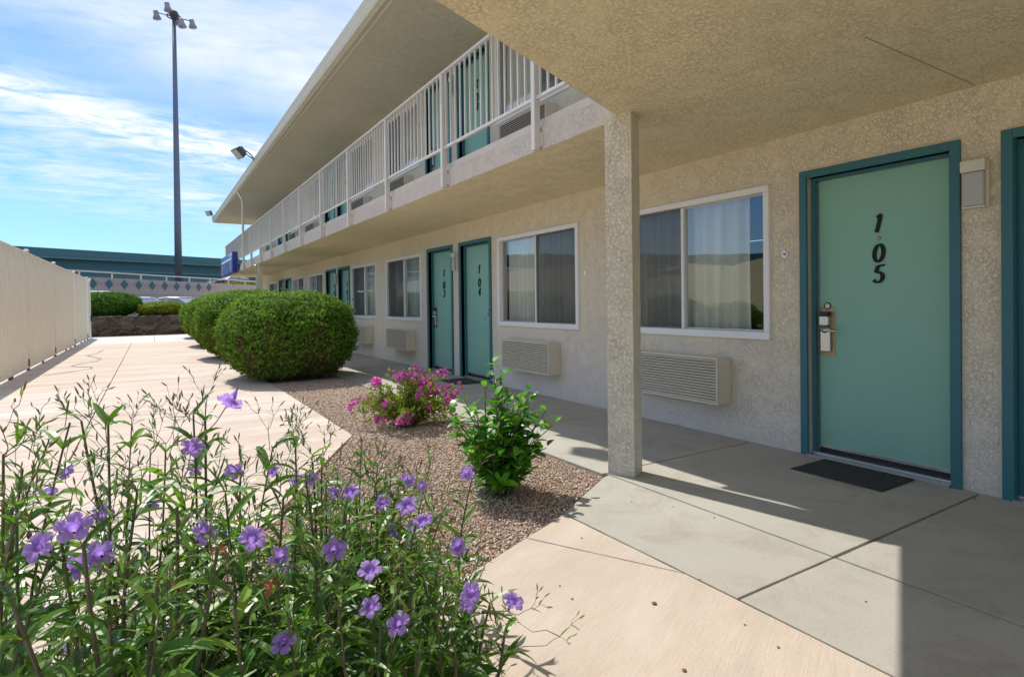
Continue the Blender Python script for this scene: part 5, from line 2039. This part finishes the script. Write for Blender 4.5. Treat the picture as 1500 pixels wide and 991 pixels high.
# flowers, each held by a thin stalk from the nearest stem
for (u_, v_, s_) in FLW:
    dp = 0.93 * min(2.05, max(0.86, F_PX * 0.046 / s_))
    p = at(u_, v_, dp)
    best, bd = None, 9
    for pl in plants:
        for q in pl['pts']:
            dd = (q - p)
            c = dd.length + (0.12 if q.z > p.z - 0.01 else 0)
            if c < bd:
                bd, best, bq = c, pl, q
    look = (EYE - p).normalized()
    nrm = (look * 1.0 + Vector((0, 0, 0.45)) + rvec(0.38)).normalized()
    stalk_end = p - nrm * 0.024
    m_ = bq.lerp(stalk_end, 0.55) + Vector((0, 0, -0.01))
    best['S'].tube([bq, m_, stalk_end - nrm * 0.006, stalk_end], [0.0011, 0.001, 0.0012, 0.0022], 5, False)
    fo = bpy.data.objects.new('flower', PETAL)
    COL.objects.link(fo)
    fo.parent = best['root']
    fo.location = p - parent_world(best['root'])
    z_ = nrm
    x_ = z_.orthogonal().normalized()
    x_ = Matrix.Rotation(random.uniform(0, 2 * PI), 3, z_) @ x_
    y_ = z_.cross(x_)
    fo.rotation_euler = Matrix((x_, y_, z_)).transposed().to_euler()
    k = random.uniform(0.95, 1.08) * (dp * s_ / F_PX) / 0.050
    sq = random.uniform(0.8, 1.0)
    fo.scale = (k, k * sq, k)
for pl in plants:
    pl['S'].build('stems', M['stem'], pl['root'])
    pl['Lf'].build('leaves', M['pet_leaf'], pl['root'])
    if pl['B'].v:
        pl['B'].build('seed_capsules', M['bud'], pl['root'])['kind'] = 'stuff'
# withered blooms
mbD = MB()
for (u_, v_, dp) in ((660, 757, 1.6), (632, 778, 1.55), (575, 838, 1.3), (530, 852, 1.2), (335, 815, 1.1), (325, 805, 1.1), (398, 860, 1.0), (135, 905, 0.9), (40, 770, 1.2), (262, 850, 1.0)):
    p = at(u_, v_, dp)
    mbD = MB()
    for q in range(4):
        leaf_strip(mbD, p + rvec(0.004), rvec(), rvec(), random.uniform(0.015, 0.028), 0.012, 1.5, 3, 0.5)
    mbD.build('withered_flower', M['dry_leaf'], plants[5]['root'])

# dry leaves and twigs dropped on the gravel
mbG = MB()
for i in range(150):
    x, y = random.uniform(1.1, 2.55), random.uniform(2.5, 7.5)
    if not inside(BED, x, y):
        continue
    leaf_strip(mbG, Vector((x, y, 0.002)), Vector((random.gauss(0, 1), random.gauss(0, 1), 0.1)), Vector((0, 0, 1)), random.uniform(0.015, 0.04), random.uniform(0.006, 0.014), 0.3, 3, 0.3)
o = mbG.build('leaf_litter', M['dry_leaf'])
o['kind'] = 'stuff'
tag(o, 'dry fallen leaves and bracts scattered on the gravel bed', 'leaf litter')

# fallen leaves and pebbles on the walk
for (u_, v_, s_) in ((925, 735, 0.006), (986, 742, 0.005), (1046, 758, 0.006), (958, 884, 0.012), (1025, 849, 0.006), (1002, 982, 0.009), (838, 877, 0.006), (1091, 915, 0.005), (1140, 948, 0.006),
                     (852, 788, 0.006), (1268, 881, 0.005), (1180, 670, 0.006), (990, 622, 0.005), (1428, 731, 0.010), (1225, 722, 0.004), (820, 858, 0.005)):
    d_ = at(u_, v_, 1) - EYE
    p = EYE + d_ * (-EYE.z / d_.z)
    mb = MB()
    r_ = thing('pebble', (p.x, p.y, 0.001), 'tiny stray bit of gravel lying on the concrete', 'pebble', 'stray bits on the paving')
    vs = [(p.x + v[0] * s_ * 1.1, p.y + v[1] * s_, 0.001 + (v[2] + 1) * s_ * 0.35) for v in ico_v]
    mb.add(vs, ico_f)
    mb.build('stone', M['rust'] if s_ > 0.0055 else M['soil'], r_)
